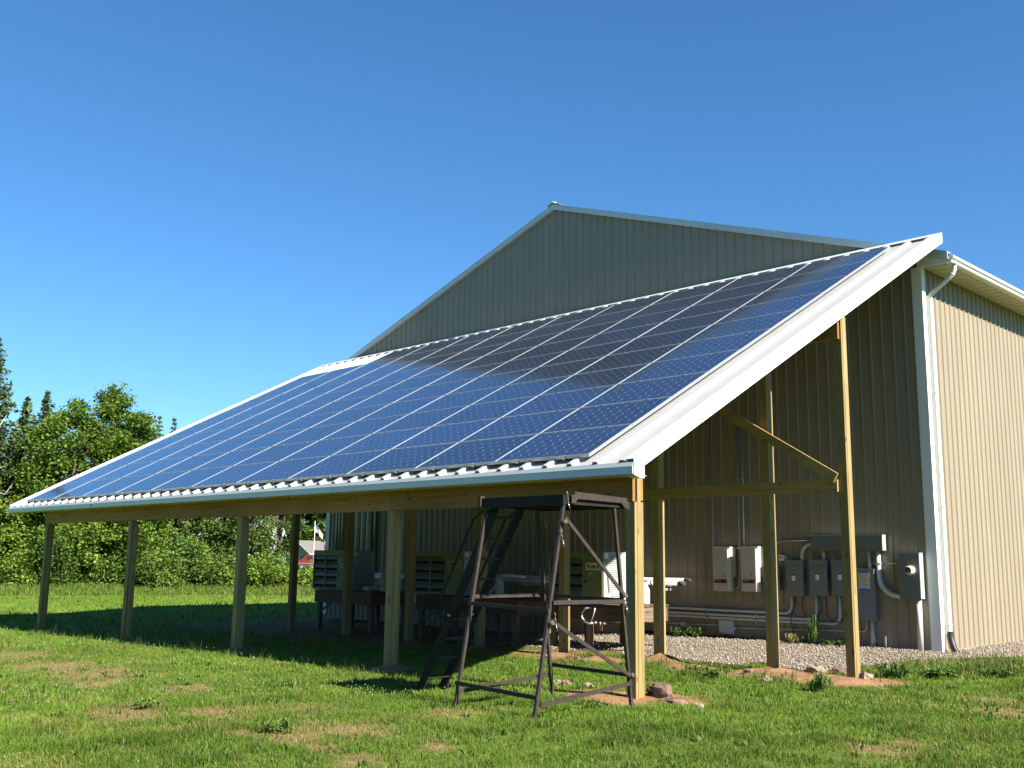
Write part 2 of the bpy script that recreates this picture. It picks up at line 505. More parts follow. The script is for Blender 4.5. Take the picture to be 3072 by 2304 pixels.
# loose stones lying on the bed
def stone_cloud(n, x0, x1, y0, y1, rmin, rmax, seed):
    r = np.random.default_rng(seed)
    x = r.uniform(x0, x1, n); y = r.uniform(y0, y1, n)
    ok = (gravel_amt(x, y) > r.uniform(.3, .7, n)) & ~((x < WX1 + .03) & (y > WY - .04)) & (x < 3.6 + .1 * y)
    return x[ok], y[ok]
sx, sy = stone_cloud(42000, -7, 5.5, 5.0, 15, 0, 0, 3)
sx2, sy2 = stone_cloud(6000, -18, -7, 5.0, 9.2, 0, 0, 4)
sx = np.concatenate([sx, sx2]); sy = np.concatenate([sy, sy2]); n = len(sx)
octa = np.array([(1, 0, 0), (0, 1, 0), (-1, 0, 0), (0, -1, 0), (0, 0, 1), (0, 0, -1)], float)
of = np.array([(0, 1, 4), (1, 2, 4), (2, 3, 4), (3, 0, 4), (1, 0, 5), (2, 1, 5), (3, 2, 5), (0, 3, 5)])
sr = NR.uniform(.010, .026, n)
ang = NR.uniform(0, 6.28, n); ca, sa_ = np.cos(ang), np.sin(ang)
jit = octa[None] * NR.uniform(.6, 1.25, (n, 6, 1)) * sr[:, None, None] * np.array((1.15, .85, .7))
vx = jit[..., 0] * ca[:, None] - jit[..., 1] * sa_[:, None] + sx[:, None]
vy = jit[..., 0] * sa_[:, None] + jit[..., 1] * ca[:, None] + sy[:, None]
vz = jit[..., 2] + NR.normal(0, .003, (n, 6)) + (gz(sx, sy) + .014 + sr * .35)[:, None]
pal = np.array([(.30, .25, .195), (.24, .19, .15), (.36, .325, .28), (.19, .165, .15), (.28, .205, .145)])
sc2 = pal[NR.integers(0, 5, n)] * NR.uniform(.75, 1.2, (n, 1))
fs = (np.arange(n)[:, None, None] * 6 + of[None]).reshape(-1, 3)
gmat = leafmat('stone', 0.0, .85, .3)
go = bpy.data.objects.new('gravel', np_mesh('gravel', np.stack([vx, vy, vz], -1).reshape(-1, 3), fs, 'stone', np.repeat(sc2, 6, 0)))
COL.objects.link(go); tag(go, 'loose pale gravel banked along the foot of the tan walls', 'gravel', kind='stuff')

# ------------------------------------------------------------------ metal barn
barn = Thing('metal_barn', (-9.2, WY + 10, 0), 'long tan ribbed metal barn with white trim and a low pitched gable', 'building')
RX, RZ, SL = -9.10, 10.60, .335
EX0, EX1 = -19.30, .87
def roofz(x): return RZ - SL * abs(x - RX)
RIB = .232
def rib_profile(x0, x1, ribs, h=.024, bw=.026, tw=.013):
    """offsets (along, out) of a ribbed sheet"""
    p = [(x0, 0)]
    for c in ribs:
        for dx, hh in ((-bw, 0), (-tw, h), (tw, h), (bw, 0)):
            if x0 + .002 < c + dx < x1 - .002:
                p.append((c + dx, hh))
    p.append((x1, 0))
    return p
# gable sheets, four ribs each, cut to the slope
k = 0; x1 = WX1
while x1 > WX0 + .05:
    x0 = max(WX0, x1 - RIB * 4)
    ribs = [x1 - RIB * (i + .12) for i in range(1, 5)]
    ribs = [x1 - RIB * (i + .5) for i in range(4)]
    prof = sorted(rib_profile(x0, x1 - .001, ribs))
    if x0 < RX < x1:
        hh_ = float(np.interp(RX, [a for a, _ in prof], [b_ for _, b_ in prof])); prof = sorted(prof + [(RX, hh_)])
    mb = MB(); vs = []
    for x, h in prof:
        zt = min(roofz(x) - .05, RZ)
        vs += [(x, WY - h, -.02 if x > -6 else -.25), (x, WY - h, zt)]
    mb.add(vs, [(2 * i, 2 * i + 2, 2 * i + 3, 2 * i + 1) for i in range(len(prof) - 1)])
    barn.part('siding_panel', mb, 'siding_tan')
    x1 = x0; k += 1
# side wall sheets
y0 = WY
while y0 < 40:
    ys = y0 + RIB * 4
    prof = sorted(rib_profile(y0, ys - .001, [y0 + RIB * (i + .5) for i in range(4)]))
    mb = MB(); vs = []
    for y, h in prof:
        vs += [(WX1 + h, y, .05), (WX1 + h, y, 7.14)]
    mb.add(vs, [(2 * i, 2 * i + 2, 2 * i + 3, 2 * i + 1) for i in range(len(prof) - 1)])
    barn.part('siding_panel', mb, 'siding_tan')
    y0 = ys
mb = MB(); mb.box(WX0, WX0 + .02, WY + .003, 40, -.2, roofz(WX0) - .05); barn.part('far_side_wall', mb, 'siding_tan')
mb = MB(); mb.add([(WX0, 40, -.2), (WX1, 40, -.2), (WX1, 40, 7.14), (RX, 40, RZ - .06), (WX0, 40, 7.14)], [(0, 4, 3, 2, 1)]); barn.part('rear_wall', mb, 'siding_tan')
mb = MB(); mb.box(-7.0, WX1 - .165, WY - .026, WY - .001, -.2, .045); barn.part('base_board', mb, 'steel_dark2')
mb = MB(); mb.box(WX1 - .02, WX1 + .035, WY + .03, 40, -.2, .07); barn.part('base_board', mb, 'siding_tan')
# roof
ys0, ys1 = WY - .10, 40.3
for sgn, ex in ((1, EX1), (-1, EX0)):
    mb = MB()
    prof = []
    yk = ys0
    while yk < ys1:
        prof += [(yk, 0), (yk + .02, .022), (yk + .045, .022), (yk + .065, 0)]; yk += .2286
    vs = []
    for y, h in prof:
        vs += [(RX, y, RZ + h), (ex, y, roofz(ex) + h)]
    f = [(2 * i, 2 * i + 1, 2 * i + 3, 2 * i + 2) for i in range(len(prof) - 1)]
    if sgn < 0: f = [t[::-1] for t in f]
    mb.add(vs, f)
    barn.part('roof_slope', mb, 'roof_white')
    # rake trim: face board and top return
    mb = MB()
    a = Vector((RX, ys0, RZ)); e = Vector((ex, ys0, roofz(ex)))
    mb.extr([a + Vector((0, 0, .035)), e + Vector((0, 0, .035)), e - Vector((0, 0, .10)), a - Vector((0, 0, .10))], (0, .018, 0))
    mb.extr([a + Vector((0, -.006, .026)), e + Vector((0, -.006, .026)), e + Vector((0, -.006, .04)), a + Vector((0, -.006, .04))], (0, .15, 0))
    mb.extr([a + Vector((0, .018, -.10)), e + Vector((0, .018, -.10)), e + Vector((0, .018, -.085)), a + Vector((0, .018, -.085))], (0, .08, 0))
    barn.part('rake_trim', mb, 'trim_galv')
mb = MB()
for sg in (-1, 1):
    mb.add([(RX, ys0 - .03, RZ + .075), (RX + sg * .2, ys0 - .03, RZ + .02), (RX + sg * .2, ys1, RZ + .02), (RX, ys1, RZ + .075)], [(0, 1, 2, 3) if sg > 0 else (3, 2, 1, 0)])
mb.tube([(RX - .14, ys0 - .02, RZ + .03), (RX, ys0 - .02, RZ + .09), (RX + .14, ys0 - .02, RZ + .03)], .022, 6)
barn.part('ridge_cap', mb, 'trim_galv')
# corner trim
mb = MB()
mb.box(WX1 - .15, WX1 + .036, WY - .034, WY - .022, .02, 7.12); mb.box(WX1 + .024, WX1 + .036, WY - .022, WY + .12, .02, 7.12)
mb.box(WX1 - .16, WX1 - .148, WY - .034, WY - .002, .02, 7.12)
barn.part('corner_trim', mb, 'white_paint')
mb = MB(); mb.box(WX0 - .03, WX0 + .16, WY - .034, WY - .022, -.15, 7.2); mb.box(WX0 - .03, WX0 - .018, WY - .022, WY + .15, -.15, 7.2)
barn.part('corner_trim', mb, 'white_paint')
# boxed eave on the right
zs = 7.115
y0 = WY - .02
while y0 < 40:                       # soffit boards
    mb = MB(); mb.box(WX1 + .03, EX1 - .06, y0 + .006, y0 + .10, zs, zs + .012); mb.box(WX1 + .03, EX1 - .06, y0 + .1, y0 + .152, zs + .006, zs + .012)
    mb.box(WX1 + .03, EX1 - .06, y0 + .152, y0 + .305, zs - .001, zs + .012)
    barn.part('soffit_board', mb, 'soffit_cream'); y0 += .305
    if y0 > 24: break
mb = MB(); mb.box(WX1 + .03, EX1 - .06, y0, 40, zs, zs + .012); barn.part('soffit_board', mb, 'soffit_cream')
mb = MB(); mb.box(EX1 - .06, EX1 - .035, WY - .04, 40, zs - .02, roofz(EX1) - .01); barn.part('eave_fascia', mb, 'gutter_white')
mb = MB(); mb.extr([(WX1 - .03, WY - .06, zs - .005), (EX1 - .035, WY - .06, zs - .02), (EX1 - .035, WY - .06, roofz(EX1) - .012), (WX1 - .03, WY - .06, roofz(WX1) - .06)], (0, .02, 0))
barn.part('eave_end_cap', mb, 'white_paint')
# gutter (K profile) and downspout
pf = [(EX1 - .034, zs - .01), (EX1 + .04, zs - .01), (EX1 + .055, zs + .03), (EX1 + .085, zs + .055), (EX1 + .09, zs + .105), (EX1 + .078, zs + .105), (EX1 + .075, zs + .06), (EX1 + .045, zs + .035), (EX1 + .03, zs), (EX1 - .034, zs)]
mb = MB(); mb.extr([(x, WY - .06, z) for x, z in pf], (0, 30.8, 0)); mb.extr([(EX1 - .034, WY - .064, zs - .01), (EX1 + .04, WY - .064, zs - .01), (EX1 + .09, WY - .064, zs + .06), (EX1 + .09, WY - .064, zs + .105), (EX1 - .034, WY - .064, zs + .105)], (0, .004, 0))
barn.part('gutter', mb, 'gutter_white')
DX, DY = WX1 + .085, WY + .17
mb = MB()
p = [(EX1 + .01, DY, zs - .005), (EX1 + .01, DY, zs - .10), (EX1 - .03, DY, zs - .19), (EX1 - .12, DY, zs - .27), (WX1 + .22, DY, zs - .43), (WX1 + .12, DY, zs - .51), (DX, DY, zs - .60), (DX, DY, zs - .70)]
mb.tube(p, [.045] * 8, 8)
mb.box(EX1 - .04, EX1 + .065, DY - .055, DY + .055, zs - .03, zs + .012)
for t_ in (2, 4, 5):
    mb.tube([Vector(p[t_]) - (Vector(p[t_ + 1]) - Vector(p[t_])).normalized() * .012, Vector(p[t_]) + (Vector(p[t_ + 1]) - Vector(p[t_])).normalized() * .012], .049, 8)
barn.part('downspout_elbow', mb, 'gutter_white')
mb = MB(); mb.bev(DX - .038, DX + .038, DY - .05, DY + .05, .36, zs - .66, .012)
for zb in (.5, 2.6, 4.7): mb.box(DX - .08, DX + .043, DY - .056, DY + .056, zb, zb + .03)
barn.part('downspout', mb, 'gutter_white')
dr = Thing('drain_pipe', (DX, DY, 0), 'black corrugated drain pipe at the foot of the white downspout', 'drain pipe')
mb = MB(); p = []; rr = []
for i in range(33):
    t = i / 32
    p.append((DX + .02 + .16 * t ** 2, DY - .10 * t ** 1.6, .40 - .42 * t)); rr.append(.066 if i % 2 else .055)
mb.tube(p, rr, 10); dr.part('corrugated_tube', mb, 'black_pipe')
mb = MB(); mb.box(DX - .09, DX - .05, DY - .06, DY - .03, .3, .36); dr.part('strap', mb, 'steel_bright')

# ------------------------------------------------------------------ canopy
CX0, CX1 = -19.20, .80
YE, YT = -.11, 9.07
def sheetz(y): return ZO + TH * y - .10
can = Thing('solar_canopy', (-9.2, 4.5, 0), 'timber lean-to canopy with white ribbed roof standing in front of the barn gable', 'canopy')
RS = .4125; R0 = .62
ribs_all = [R0 - RS * i for i in range(48)]
xe = CX1 - .004; i0 = 0
while xe > CX0 + .05:
    xs = max(CX0, xe - RS * 2)
    rb = [r for r in ribs_all if xs < r < xe]
    prof = [(xs + .001, 0)]
    for r in sorted(rb):
        prof += [(r - .062, 0), (r - .036, .045), (r + .036, .045), (r + .062, 0)]
    prof.append((xe, 0)); prof = [q_ for q_ in prof if xs <= q_[0] <= xe]
    mb = MB(); vs = []
    for x, h in prof:
        for dz in (0, -.012):
            vs += [(x, YE - h * SI, sheetz(YE) + h * CO + dz), (x, YT - h * SI, sheetz(YT) + h * CO + dz)]
    f = []
    for i in range(len(prof) - 1):
        a = 4 * i; c = 4 * (i + 1)
        f += [(a, c, c + 1, a + 1), (a + 3, c + 3, c + 2, a + 2), (a + 2, c + 2, c, a), (a + 1, c + 1, c + 3, a + 3)]
    mb.add(vs, f)
    can.part('roof_sheet', mb, 'roof_white')
    xe = xs
x_ = CX1 - .05                       # brown sheathing under the metal, in boards across the slope
for i in range(17):
    ya = .2 + i * .52; yb = min(ya + .515, YT - .03)
    mb = MB(); mb.extr([(CX0 + .06, ya, sheetz(ya) - .030), (CX0 + .06, yb, sheetz(yb) - .030), (CX0 + .06, yb, sheetz(yb) - .016), (CX0 + .06, ya, sheetz(ya) - .016)], (x_ - CX0 - .06, 0, 0))
    can.part('roof_board', mb, 'deck_wood')
# eave fascia, drip edge, soffit
mb = MB(); mb.box(CX0 + .01, CX1 - .012, YE - .03, YE - .008, 2.572, 2.664); can.part('eave_fascia', mb, 'fascia_paint')
mb = MB(); mb.extr([(CX0 + .01, YE - .036, 2.66), (CX0 + .01, YE - .02, 2.712), (CX0 + .01, YE + .03, 2.716), (CX0 + .01, YE + .03, 2.705), (CX0 + .01, YE - .012, 2.70), (CX0 + .01, YE - .024, 2.66)], (CX1 - CX0 - .025, 0, 0))
can.part('drip_edge', mb, 'trim_galv')
mb = MB(); mb.box(CX0 + .02, CX1 - .03, YE - .006, Y1 - .003, 2.563, 2.571); can.part('soffit', mb, 'soffit_cream')
mb = MB(); mb.box(-14.2, -14.14, YE - .034, YE - .0302, 2.60, 2.645); can.part('tape_mark', mb, 'blue_tape')
# rake trims
for side in (1, -1):
    xo = CX1 if side > 0 else CX0
    def P(y, dz): return (xo, y, ZO + TH * (y + .1) - .103 + dz)
    cutsr = [YE - .02, 2.98, 6.05, YT + .01]
    for kk in range(3):
        ya, yb = cutsr[kk] - (.03 if kk else 0), cutsr[kk + 1]; ov = side * .0022 * (2 - kk)
        mb = MB(); dzb = [-.165 - .025 * (t_ - YE) / 9.2 for t_ in (ya, yb)]
        mb.extr([(x + ov, y, z) for x, y, z in (P(ya, dzb[0]), P(yb, dzb[1]), P(yb, .005), P(ya, .005))], (-side * .012, 0, 0))
        mb.extr([(x + side * .003 + ov, y, z + abs(ov)) for x, y, z in (P(ya, .005), P(yb, .005), P(yb, -.004), P(ya, -.004))], (-side * .12, 0, 0))
        mb.extr([(x - side * .105 + ov, y, z) for x, y, z in (P(ya, -.05), P(yb, -.05), P(yb, .0), P(ya, .0))], (-side * .012, 0, 0))
        mb.extr([(x + side * .006 + ov, y, z) for x, y, z in (P(ya, -.06), P(yb, -.065), P(yb, -.075), P(ya, -.07))], (-side * .008, 0, 0))
        can.part('rake_trim', mb, 'white_paint')
    # boxed return at the eave corner
    mb = MB()
    mb.extr([(xo - side * .014, YE - .005, 2.570), (xo - side * .014, YE + .12, 2.535), (xo - side * .014, YE + .20, 2.535), (xo - side * .014, YE + .20, 2.70), (xo - side * .014, YE + .05, 2.62)], (-side * .13, 0, 0))
    can.part('eave_return', mb, 'trim_galv')
    # rafter board behind the trim
    mb = MB(); mb.extr([(xo - side * .02, YE + .35, sheetz(YE + .35) - .12), (xo - side * .02, YT - .02, sheetz(YT - .02) - .12), (xo - side * .02, YT - .02, sheetz(YT - .02) - .03), (xo - side * .02, YE + .35, sheetz(YE + .35) - .03)], (-side * .04, 0, 0))
    can.part('rafter', mb, 'board_y')
for i in range(1, 16):
    x = CX1 - i * 1.25
    mb = MB(); mb.extr([(x, .05, sheetz(.05) - .24), (x, YT - .02, sheetz(YT - .02) - .26), (x, YT - .02, sheetz(YT - .02) - .05), (x, .05, sheetz(.05) - .05)], (.04, 0, 0))
    can.part('rafter', mb, 'board_y')
for i in range(9):
    y = .55 + i * 1.02
    mb = MB(); mb.box(CX0 + .08, CX1 - .09, y - .045, y + .045, sheetz(y) - .085, sheetz(y) - .042); can.part('purlin', mb, 'beam_wood_pale')
mb = MB()
mb.extr([(CX0, YT - .10, sheetz(YT - .10) + .052), (CX0, YT + .02, sheetz(YT + .02) + .06), (CX0, YT + .02, sheetz(YT + .02) - .12), (CX0, YT + .008, sheetz(YT) - .12), (CX0, YT + .008, sheetz(YT) + .048), (CX0, YT - .10, sheetz(YT - .1) + .046)], (CX1 - CX0, 0, 0))
can.part('top_flashing', mb, 'trim_galv')
# posts: three laminated plies, the middle one spliced near the top
def post(x, y, ztop, zsplice, notch=None):
    zb = float(gz(x + .06, y + .07)) - .5
    holder = None
    mb = MB(); w = .148
    mb.box(x + .004, x + w - .006, y, y + .046, zb, (notch or ztop) )
    first = can.part('post', mb, 'post_wood')
    mb = MB(); mb.box(x, x + w, y + .0465, y + .112, zb, zsplice); can.part('ply', mb, 'post_wood', first)
    mb = MB(); mb.box(x + .001, x + w - .001, y + .0465, y + .112, zsplice + .001, ztop); can.part('ply', mb, 'post_wood_new', first)
    mb = MB(); mb.box(x + .006, x + w - .003, y + .1125, y + .160, zb, (notch or ztop)); can.part('ply', mb, 'post_wood', first)
for i, x in enumerate(ROW1):
    post(x, Y1, 2.62, 2.0 + .12 * (i % 2), 2.27)
for i, x in enumerate(ROW2):
    post(x, Y2, sheetz(Y2) - .10, 1.7 + .9 * (i % 3), None)
# header boards on the front row, in lengths
cuts = [CX1 - .24, -4.05, -8.4, -12.8, CX0 + 1.75]
for a, c in zip(cuts[:-1], cuts[1:]):
    mb = MB(); mb.box(c + .002, a, Y1 - .002, Y1 + .045, 2.278, 2.562); can.part('header_beam', mb, 'beam_wood')
    mb = MB(); mb.box(c + .002, a + .03, Y1 + .1135, Y1 + .156, 2.29, 2.562); can.part('header_beam', mb, 'beam_wood')
for xs_, n_ in ((-16.6, 9), (-13.6, 12), (-9.9, 14), (-5.5, 9)):          # mill stamps, too faint to read
    mb = MB()
    for i in range(n_):
        mb.box(xs_ + i * .07, xs_ + i * .07 + NR.uniform(.025, .06), Y1 - .0035, Y1 - .0022, 2.455 + NR.uniform(-.012, .012), 2.48 + NR.uniform(-.01, .02))
    can.part('mill_stamp', mb, 'stamp_ink')['kind'] = 'stuff'
# row-two girt, top plate and brace
mb = MB(); mb.box(-3.25, ROW2[0] - .001, Y2 - .042, Y2 - .002, 2.655, 2.838); can.part('girt_beam', mb, 'beam_wood_pale')
for a, c in ((ROW2[0] + .11, -5.1), (-5.102, -10.0), (-10.002, -14.4)):
    mb = MB(); mb.box(c, a, Y2 - .043, Y2 - .002, sheetz(Y2) - .47, sheetz(Y2) - .20); can.part('top_plate', mb, 'beam_wood')
mb = MB(); mb.bar((.60, Y2 - .064, 2.86), (-1.45, Y2 - .064, 4.10), .04, .15, (0, 0, 1)); can.part('knee_brace', mb, 'beam_wood_pale')

# ------------------------------------------------------------------ solar panels
PW, PH, PT = 1.664, .969, .042
AX, BY = 1.67, .977
# local frame: x to the left edge.. u along x, v up the slope, w out of the roof
mf = MB(); lip = .008
mf.box(0, PW, 0, lip, -PT, 0); mf.box(0, PW, PH - lip, PH, -PT, 0); mf.box(0, lip, lip, PH - lip, -PT, 0); mf.box(PW - lip, PW, lip, PH - lip, -PT, 0)
frame_me = mf.build('frame', 'alu_frame')
ms_ = MB(); ms_.add([(lip, lip, -.006), (PW - lip, lip, -.006), (PW - lip, PH - lip, -.006), (lip, PH - lip, -.006)], [(0, 1, 2, 3)])
ms_.add([(lip, lip, -.03), (PW - lip, lip, -.03), (PW - lip, PH - lip, -.03), (lip, PH - lip, -.03)], [(3, 2, 1, 0)])
back_me = ms_.build('backsheet', 'backsheet')
mc = MB(); gap = .003; mgx, mgy = .019, .016
cw = (PW - 2 * mgx) / 10; ch = (PH - 2 * mgy) / 6; cc = .0145
for i in range(10):
    for j in range(6):
        x0, x1_ = mgx + i * cw + gap / 2, mgx + (i + 1) * cw - gap / 2
        y0_, y1_ = mgy + j * ch + gap / 2, mgy + (j + 1) * ch - gap / 2
        z = -.0045
        mc.add([(x0 + cc, y0_, z), (x1_ - cc, y0_, z), (x1_, y0_ + cc, z), (x1_, y1_ - cc, z), (x1_ - cc, y1_, z), (x0 + cc, y1_, z), (x0, y1_ - cc, z), (x0, y0_ + cc, z)], [tuple(range(8))])
cells_me = mc.build('cells', 'cell')
mb = MB()
for j in range(6):
    for t in (.3, .7):
        y = mgy + (j + t) * ch
        mb.add([(mgx, y - .0012, -.0035), (PW - mgx, y - .0012, -.0035), (PW - mgx, y + .0012, -.0035), (mgx, y + .0012, -.0035)], [(0, 1, 2, 3)])
bus_me = mb.build('busbars', 'busbar')
mcl = MB(); mcl.box(-.03, .03, -.012, .004, -.05, .006)
clamp_me = mcl.build('clamp', 'clamp')
pm = Matrix(((1, 0, 0, 0), (0, CO, -SI, 0), (0, SI, CO, 0), (0, 0, 0, 1)))
arr = Thing('solar_array', (-9.2, 4.3, ZO + TH * 4.3), 'large array of dark blue solar panels covering the sloping canopy roof', 'solar array')
ABASE = Vector(arr.base)
for j in range(10):
    for i in range(11):
        if j == 9 and i >= 9:
            continue
        e = frame_me.copy(); e.name = 'solar_panel'; COL.objects.link(e); e.parent = arr.o
        e.matrix_local = Matrix.Translation(Vector((-AX * i - PW - .003, (BY * j + .004) * CO, ZO + (BY * j + .004) * SI + NR.normal(0, .0012))) - ABASE) @ pm
        for pr, nm in ((back_me, 'backsheet'), (cells_me, 'cells'), (bus_me, 'busbars')):
            c = pr.copy(); c.name = nm; COL.objects.link(c); c.parent = e
            if nm != 'backsheet': c['kind'] = 'stuff'
        for u in (.42, 1.24):
            c = clamp_me.copy(); c.name = 'clamp'; COL.objects.link(c); c.parent = e; c.location = (u, 0, 0)
for pr in (frame_me, back_me, cells_me, bus_me, clamp_me):
    bpy.data.objects.remove(pr)

# ------------------------------------------------------------------ wall-mounted electrical gear
def at_wall(x, z, d=0.06): return (x, WY - d, z)

def inverter(x0, x1, z0, z1, label):
    t = Thing('inverter', ((x0 + x1) / 2, WY, z0), label, 'inverter', 'inverters on the wall')
    y0 = WY - .25; zm = z0 + (z1 - z0) * .325
    mb = MB(); mb.prism([(x0, y0), (x1 - .05, y0), (x1, y0 + .05), (x1, WY - .10), (x1 + .03, WY - .10), (x1 + .03, WY - .04), (x0 - .01, WY - .04), (x0 - .01, WY - .1), (x0, WY - .10)], zm + .006, z1)
    t.part('upper_case', mb, 'inverter_grey')
    mb = MB(); mb.prism([(x0 + .002, y0 + .004), (x1 - .05, y0 + .004), (x1 - .002, y0 + .052), (x1 - .002, WY - .10), (x0 + .002, WY - .10)], z0, zm)
    lo = t.part('lower_case', mb, 'inverter_grey')
    mb = MB(); mb.box(x0 + .03, x1 - .075, y0 + .0005, y0 + .006, zm - .125, zm - .045); bd = t.part('display_band', mb, 'maroon', lo)
    mb = MB(); mb.box(x1 - .20, x1 - .13, y0 - .001, y0 + .003, zm - .105, zm - .065); t.part('display', mb, 'dark_plastic', lo)
    tx = text_mesh('FRONIUS IG Plus', .022, 'sticker_white', 'lettering'); tx.parent = lo
    tx.location = (x0 + .12 - t.base[0], y0 - .0015 - t.base[1], zm - .065 - t.base[2]); tx.rotation_euler = (math.pi / 2, 0, 0)
    mb = MB(); mb.tube([(x1 - .15, y0 - .003, zm + .045), (x1 - .15, y0 + .003, zm + .045)], .016, 12); o = t.part('logo', mb, 'red_logo')
    mb = MB(); mb.box(x0 - .012, x1 + .006, y0 + .003, WY - .06, z1, z1 + .012); t.part('top_cover', mb, 'inverter_white')
    mb = MB(); mb.tube([(x1 - .11, y0 + .12, z0 - .075), (x1 - .11, y0 + .12, z0)], .014, 8); t.part('cable_gland', mb, 'steel_bright')
    mb = MB()
    for i in range(9):
        mb.box(x1, x1 + .028, WY - .098, WY - .05, zm + .1 + i * .055, zm + .13 + i * .055)
    t.part('heat_sink', mb, 'box_grey')['kind'] = 'stuff'
    return t
inverter(-4.316, -3.908, .974, 1.874, 'grey wall inverter with maroon band, farther from the barn corner')
inverter(-3.639, -3.239, .987, 1.882, 'grey wall inverter with maroon band, nearer the meter cabinet')

t = Thing('switch_box', (-3.0, WY, 1.03), 'narrow dark grey switch box half hidden behind a timber post', 'switch box')
mb = MB(); mb.bev(-3.191, -2.812, WY - .15, WY - .02, 1.03, 1.503, .006); t.part('case', mb, 'box_grey')
mb = MB(); mb.box(-2.80, -2.77, WY - .13, WY - .10, 1.18, 1.32); t.part('handle', mb, 'dark_plastic')
mb = MB(); mb.box(-3.195, -2.806, WY - .156, WY - .02, 1.503, 1.513); t.part('rain_lip', mb, 'box_end')

def disconnect(x0, x1, z0, z1, label):
    t = Thing('disconnect_box', ((x0 + x1) / 2, WY, z0), label, 'disconnect box', 'disconnect boxes in a row')
    y0 = WY - .16
    mb = MB(); mb.bev(x0, x1, y0, WY - .022, z0, z1, .008); t.part('case', mb, 'box_grey2')
    mb = MB(); mb.bev(x0 + .03, x1 - .03, y0 - .012, y0 + .002, z0 + .14, z1 - .13, .01); d = t.part('door', mb, 'box_grey2')
    xc = (x0 + x1) / 2 - .005; zc = z0 + .36
    mb = MB(); mb.box(xc - .04, xc + .04, y0 - .0145, y0 - .0123, zc - .06, zc + .04); t.part('label_plate', mb, 'sticker_white', d)
    mb = MB(); mb.box(xc - .04, xc + .04, y0 - .0145, y0 - .0123, zc + .042, zc + .065); t.part('warning_strip', mb, 'sticker_dark', d)
    mb = MB(); mb.box(xc - .02, xc + .02, y0 - .02, y0 - .0123, z1 - .165, z1 - .155); t.part('catch', mb, 'steel_bright', d)
    mb = MB(); mb.tube([(x1 + .002, y0 + .05, z1 - .2), (x1 + .035, y0 + .03, z1 - .24), (x1 + .03, y0 + .03, z1 - .36), (x1 + .002, y0 + .05, z1 - .42)], .012, 6); t.part('lever', mb, 'dark_plastic')
    return t
disconnect(-2.665, -2.285, .925, 1.628, 'grey disconnect box with white label, leftmost of the three below the trough')
disconnect(-2.151, -1.775, .954, 1.646, 'grey disconnect box with white label, middle of the three below the trough')
disconnect(-1.677, -1.305, .964, 1.65, 'grey disconnect box with white label, partly behind the end timber post')

t = Thing('wiring_trough', (-1.34, WY, 1.818), 'long dark grey wiring trough above the disconnect boxes', 'wiring trough')
mb = MB(); mb.box(-2.067, -.61, WY - .2, WY - .022, 1.818, 2.10); t.part('case', mb, 'box_grey')
mb = MB(); mb.box(-2.075, -.60, WY - .206, WY - .022, 2.10, 2.113); t.part('lid_edge', mb, 'box_end')
mb = MB(); mb.box(-.61, -.604, WY - .195, WY - .025, 1.822, 2.075); mb.box(-.61, -.600, WY - .2, WY - .022, 2.078, 2.099); t.part('end_plate', mb, 'box_end')

t = Thing('breaker_panel', (-1.0, WY, .533), 'tall grey breaker panel with a paper sheet taped on by blue tape', 'breaker panel')
y0 = WY - .16
mb = MB(); mb.bev(-1.199, -.815, y0, WY - .022, .533, 1.47, .006); t.part('case', mb, 'box_grey2')
mb = MB(); mb.box(-1.205, -.81, y0 - .004, WY - .022, 1.47, 1.483); t.part('rain_lip', mb, 'box_end')
mb = MB(); mb.box(-1.13, -.90, y0 - .004, y0 - .001, 1.11, 1.42); pp = t.part('paper_sheet', mb, 'paper')
mb = MB()
for i in range(8):
    mb.box(-1.115, -.915 - .03 * (i % 3), y0 - .0055, y0 - .0042, 1.385 - i * .032, 1.393 - i * .032)
t.part('printed_lines', mb, 'paper_ink', pp)['kind'] = 'stuff'
for z_ in (1.405, 1.075):
    mb = MB(); mb.box(-1.12 + .02, -.93, y0 - .0072, y0 - .0058, z_, z_ + .045); t.part('tape', mb, 'blue_tape', pp)

t = Thing('meter_cabinet', (-.115, WY, .959), 'grey meter cabinet with a round glass meter by the white corner trim', 'meter cabinet')
mb = MB(); mb.bev(-.318, .074, WY - .2, WY - .022, .959, 1.772, .004); t.part('case', mb, 'box_grey')
mb = MB(); mb.box(.0745, .0765, WY - .192, WY - .03, .965, 1.766); t.part('side_plate', mb, 'box_end')
mb = MB(); mb.box(.077, .079, WY - .15, WY - .09, 1.53, 1.62); t.part('side_sticker', mb, 'sticker_white')
mb = MB(); mb.box(-.322, .08, WY - .204, WY - .022, 1.772, 1.784); t.part('rain_lip', mb, 'box_end')
mb = MB(); mb.tube([(-.09, WY - .2, 1.468), (-.09, WY - .225, 1.468)], .088, 20); mt = t.part('meter_ring', mb, 'meter_ring')
mb = MB(); mb.tube([(-.09, WY - .226, 1.468), (-.09, WY - .30, 1.468), (-.09, WY - .325, 1.468)], [.078, .076, .066], 20); mt = t.part('meter_body', mb, 'meter_ring')
mb = MB(); mb.tube([(-.09, WY - .326, 1.468), (-.09, WY - .333, 1.468)], [.063, .055], 20); t.part('meter_glass', mb, 'glass_meter', mt)
mb = MB(); mb.box(-.12, -.06, WY - .336, WY - .3335, 1.445, 1.475); t.part('meter_display', mb, 'lcd', mt)
mb = MB(); mb.box(-.11, -.098, WY - .337, WY - .3335, 1.425, 1.438); mb.box(-.085, -.073, WY - .337, WY - .3335, 1.423, 1.436); t.part('meter_digits', mb, 'sticker_white', mt)['kind'] = 'stuff'

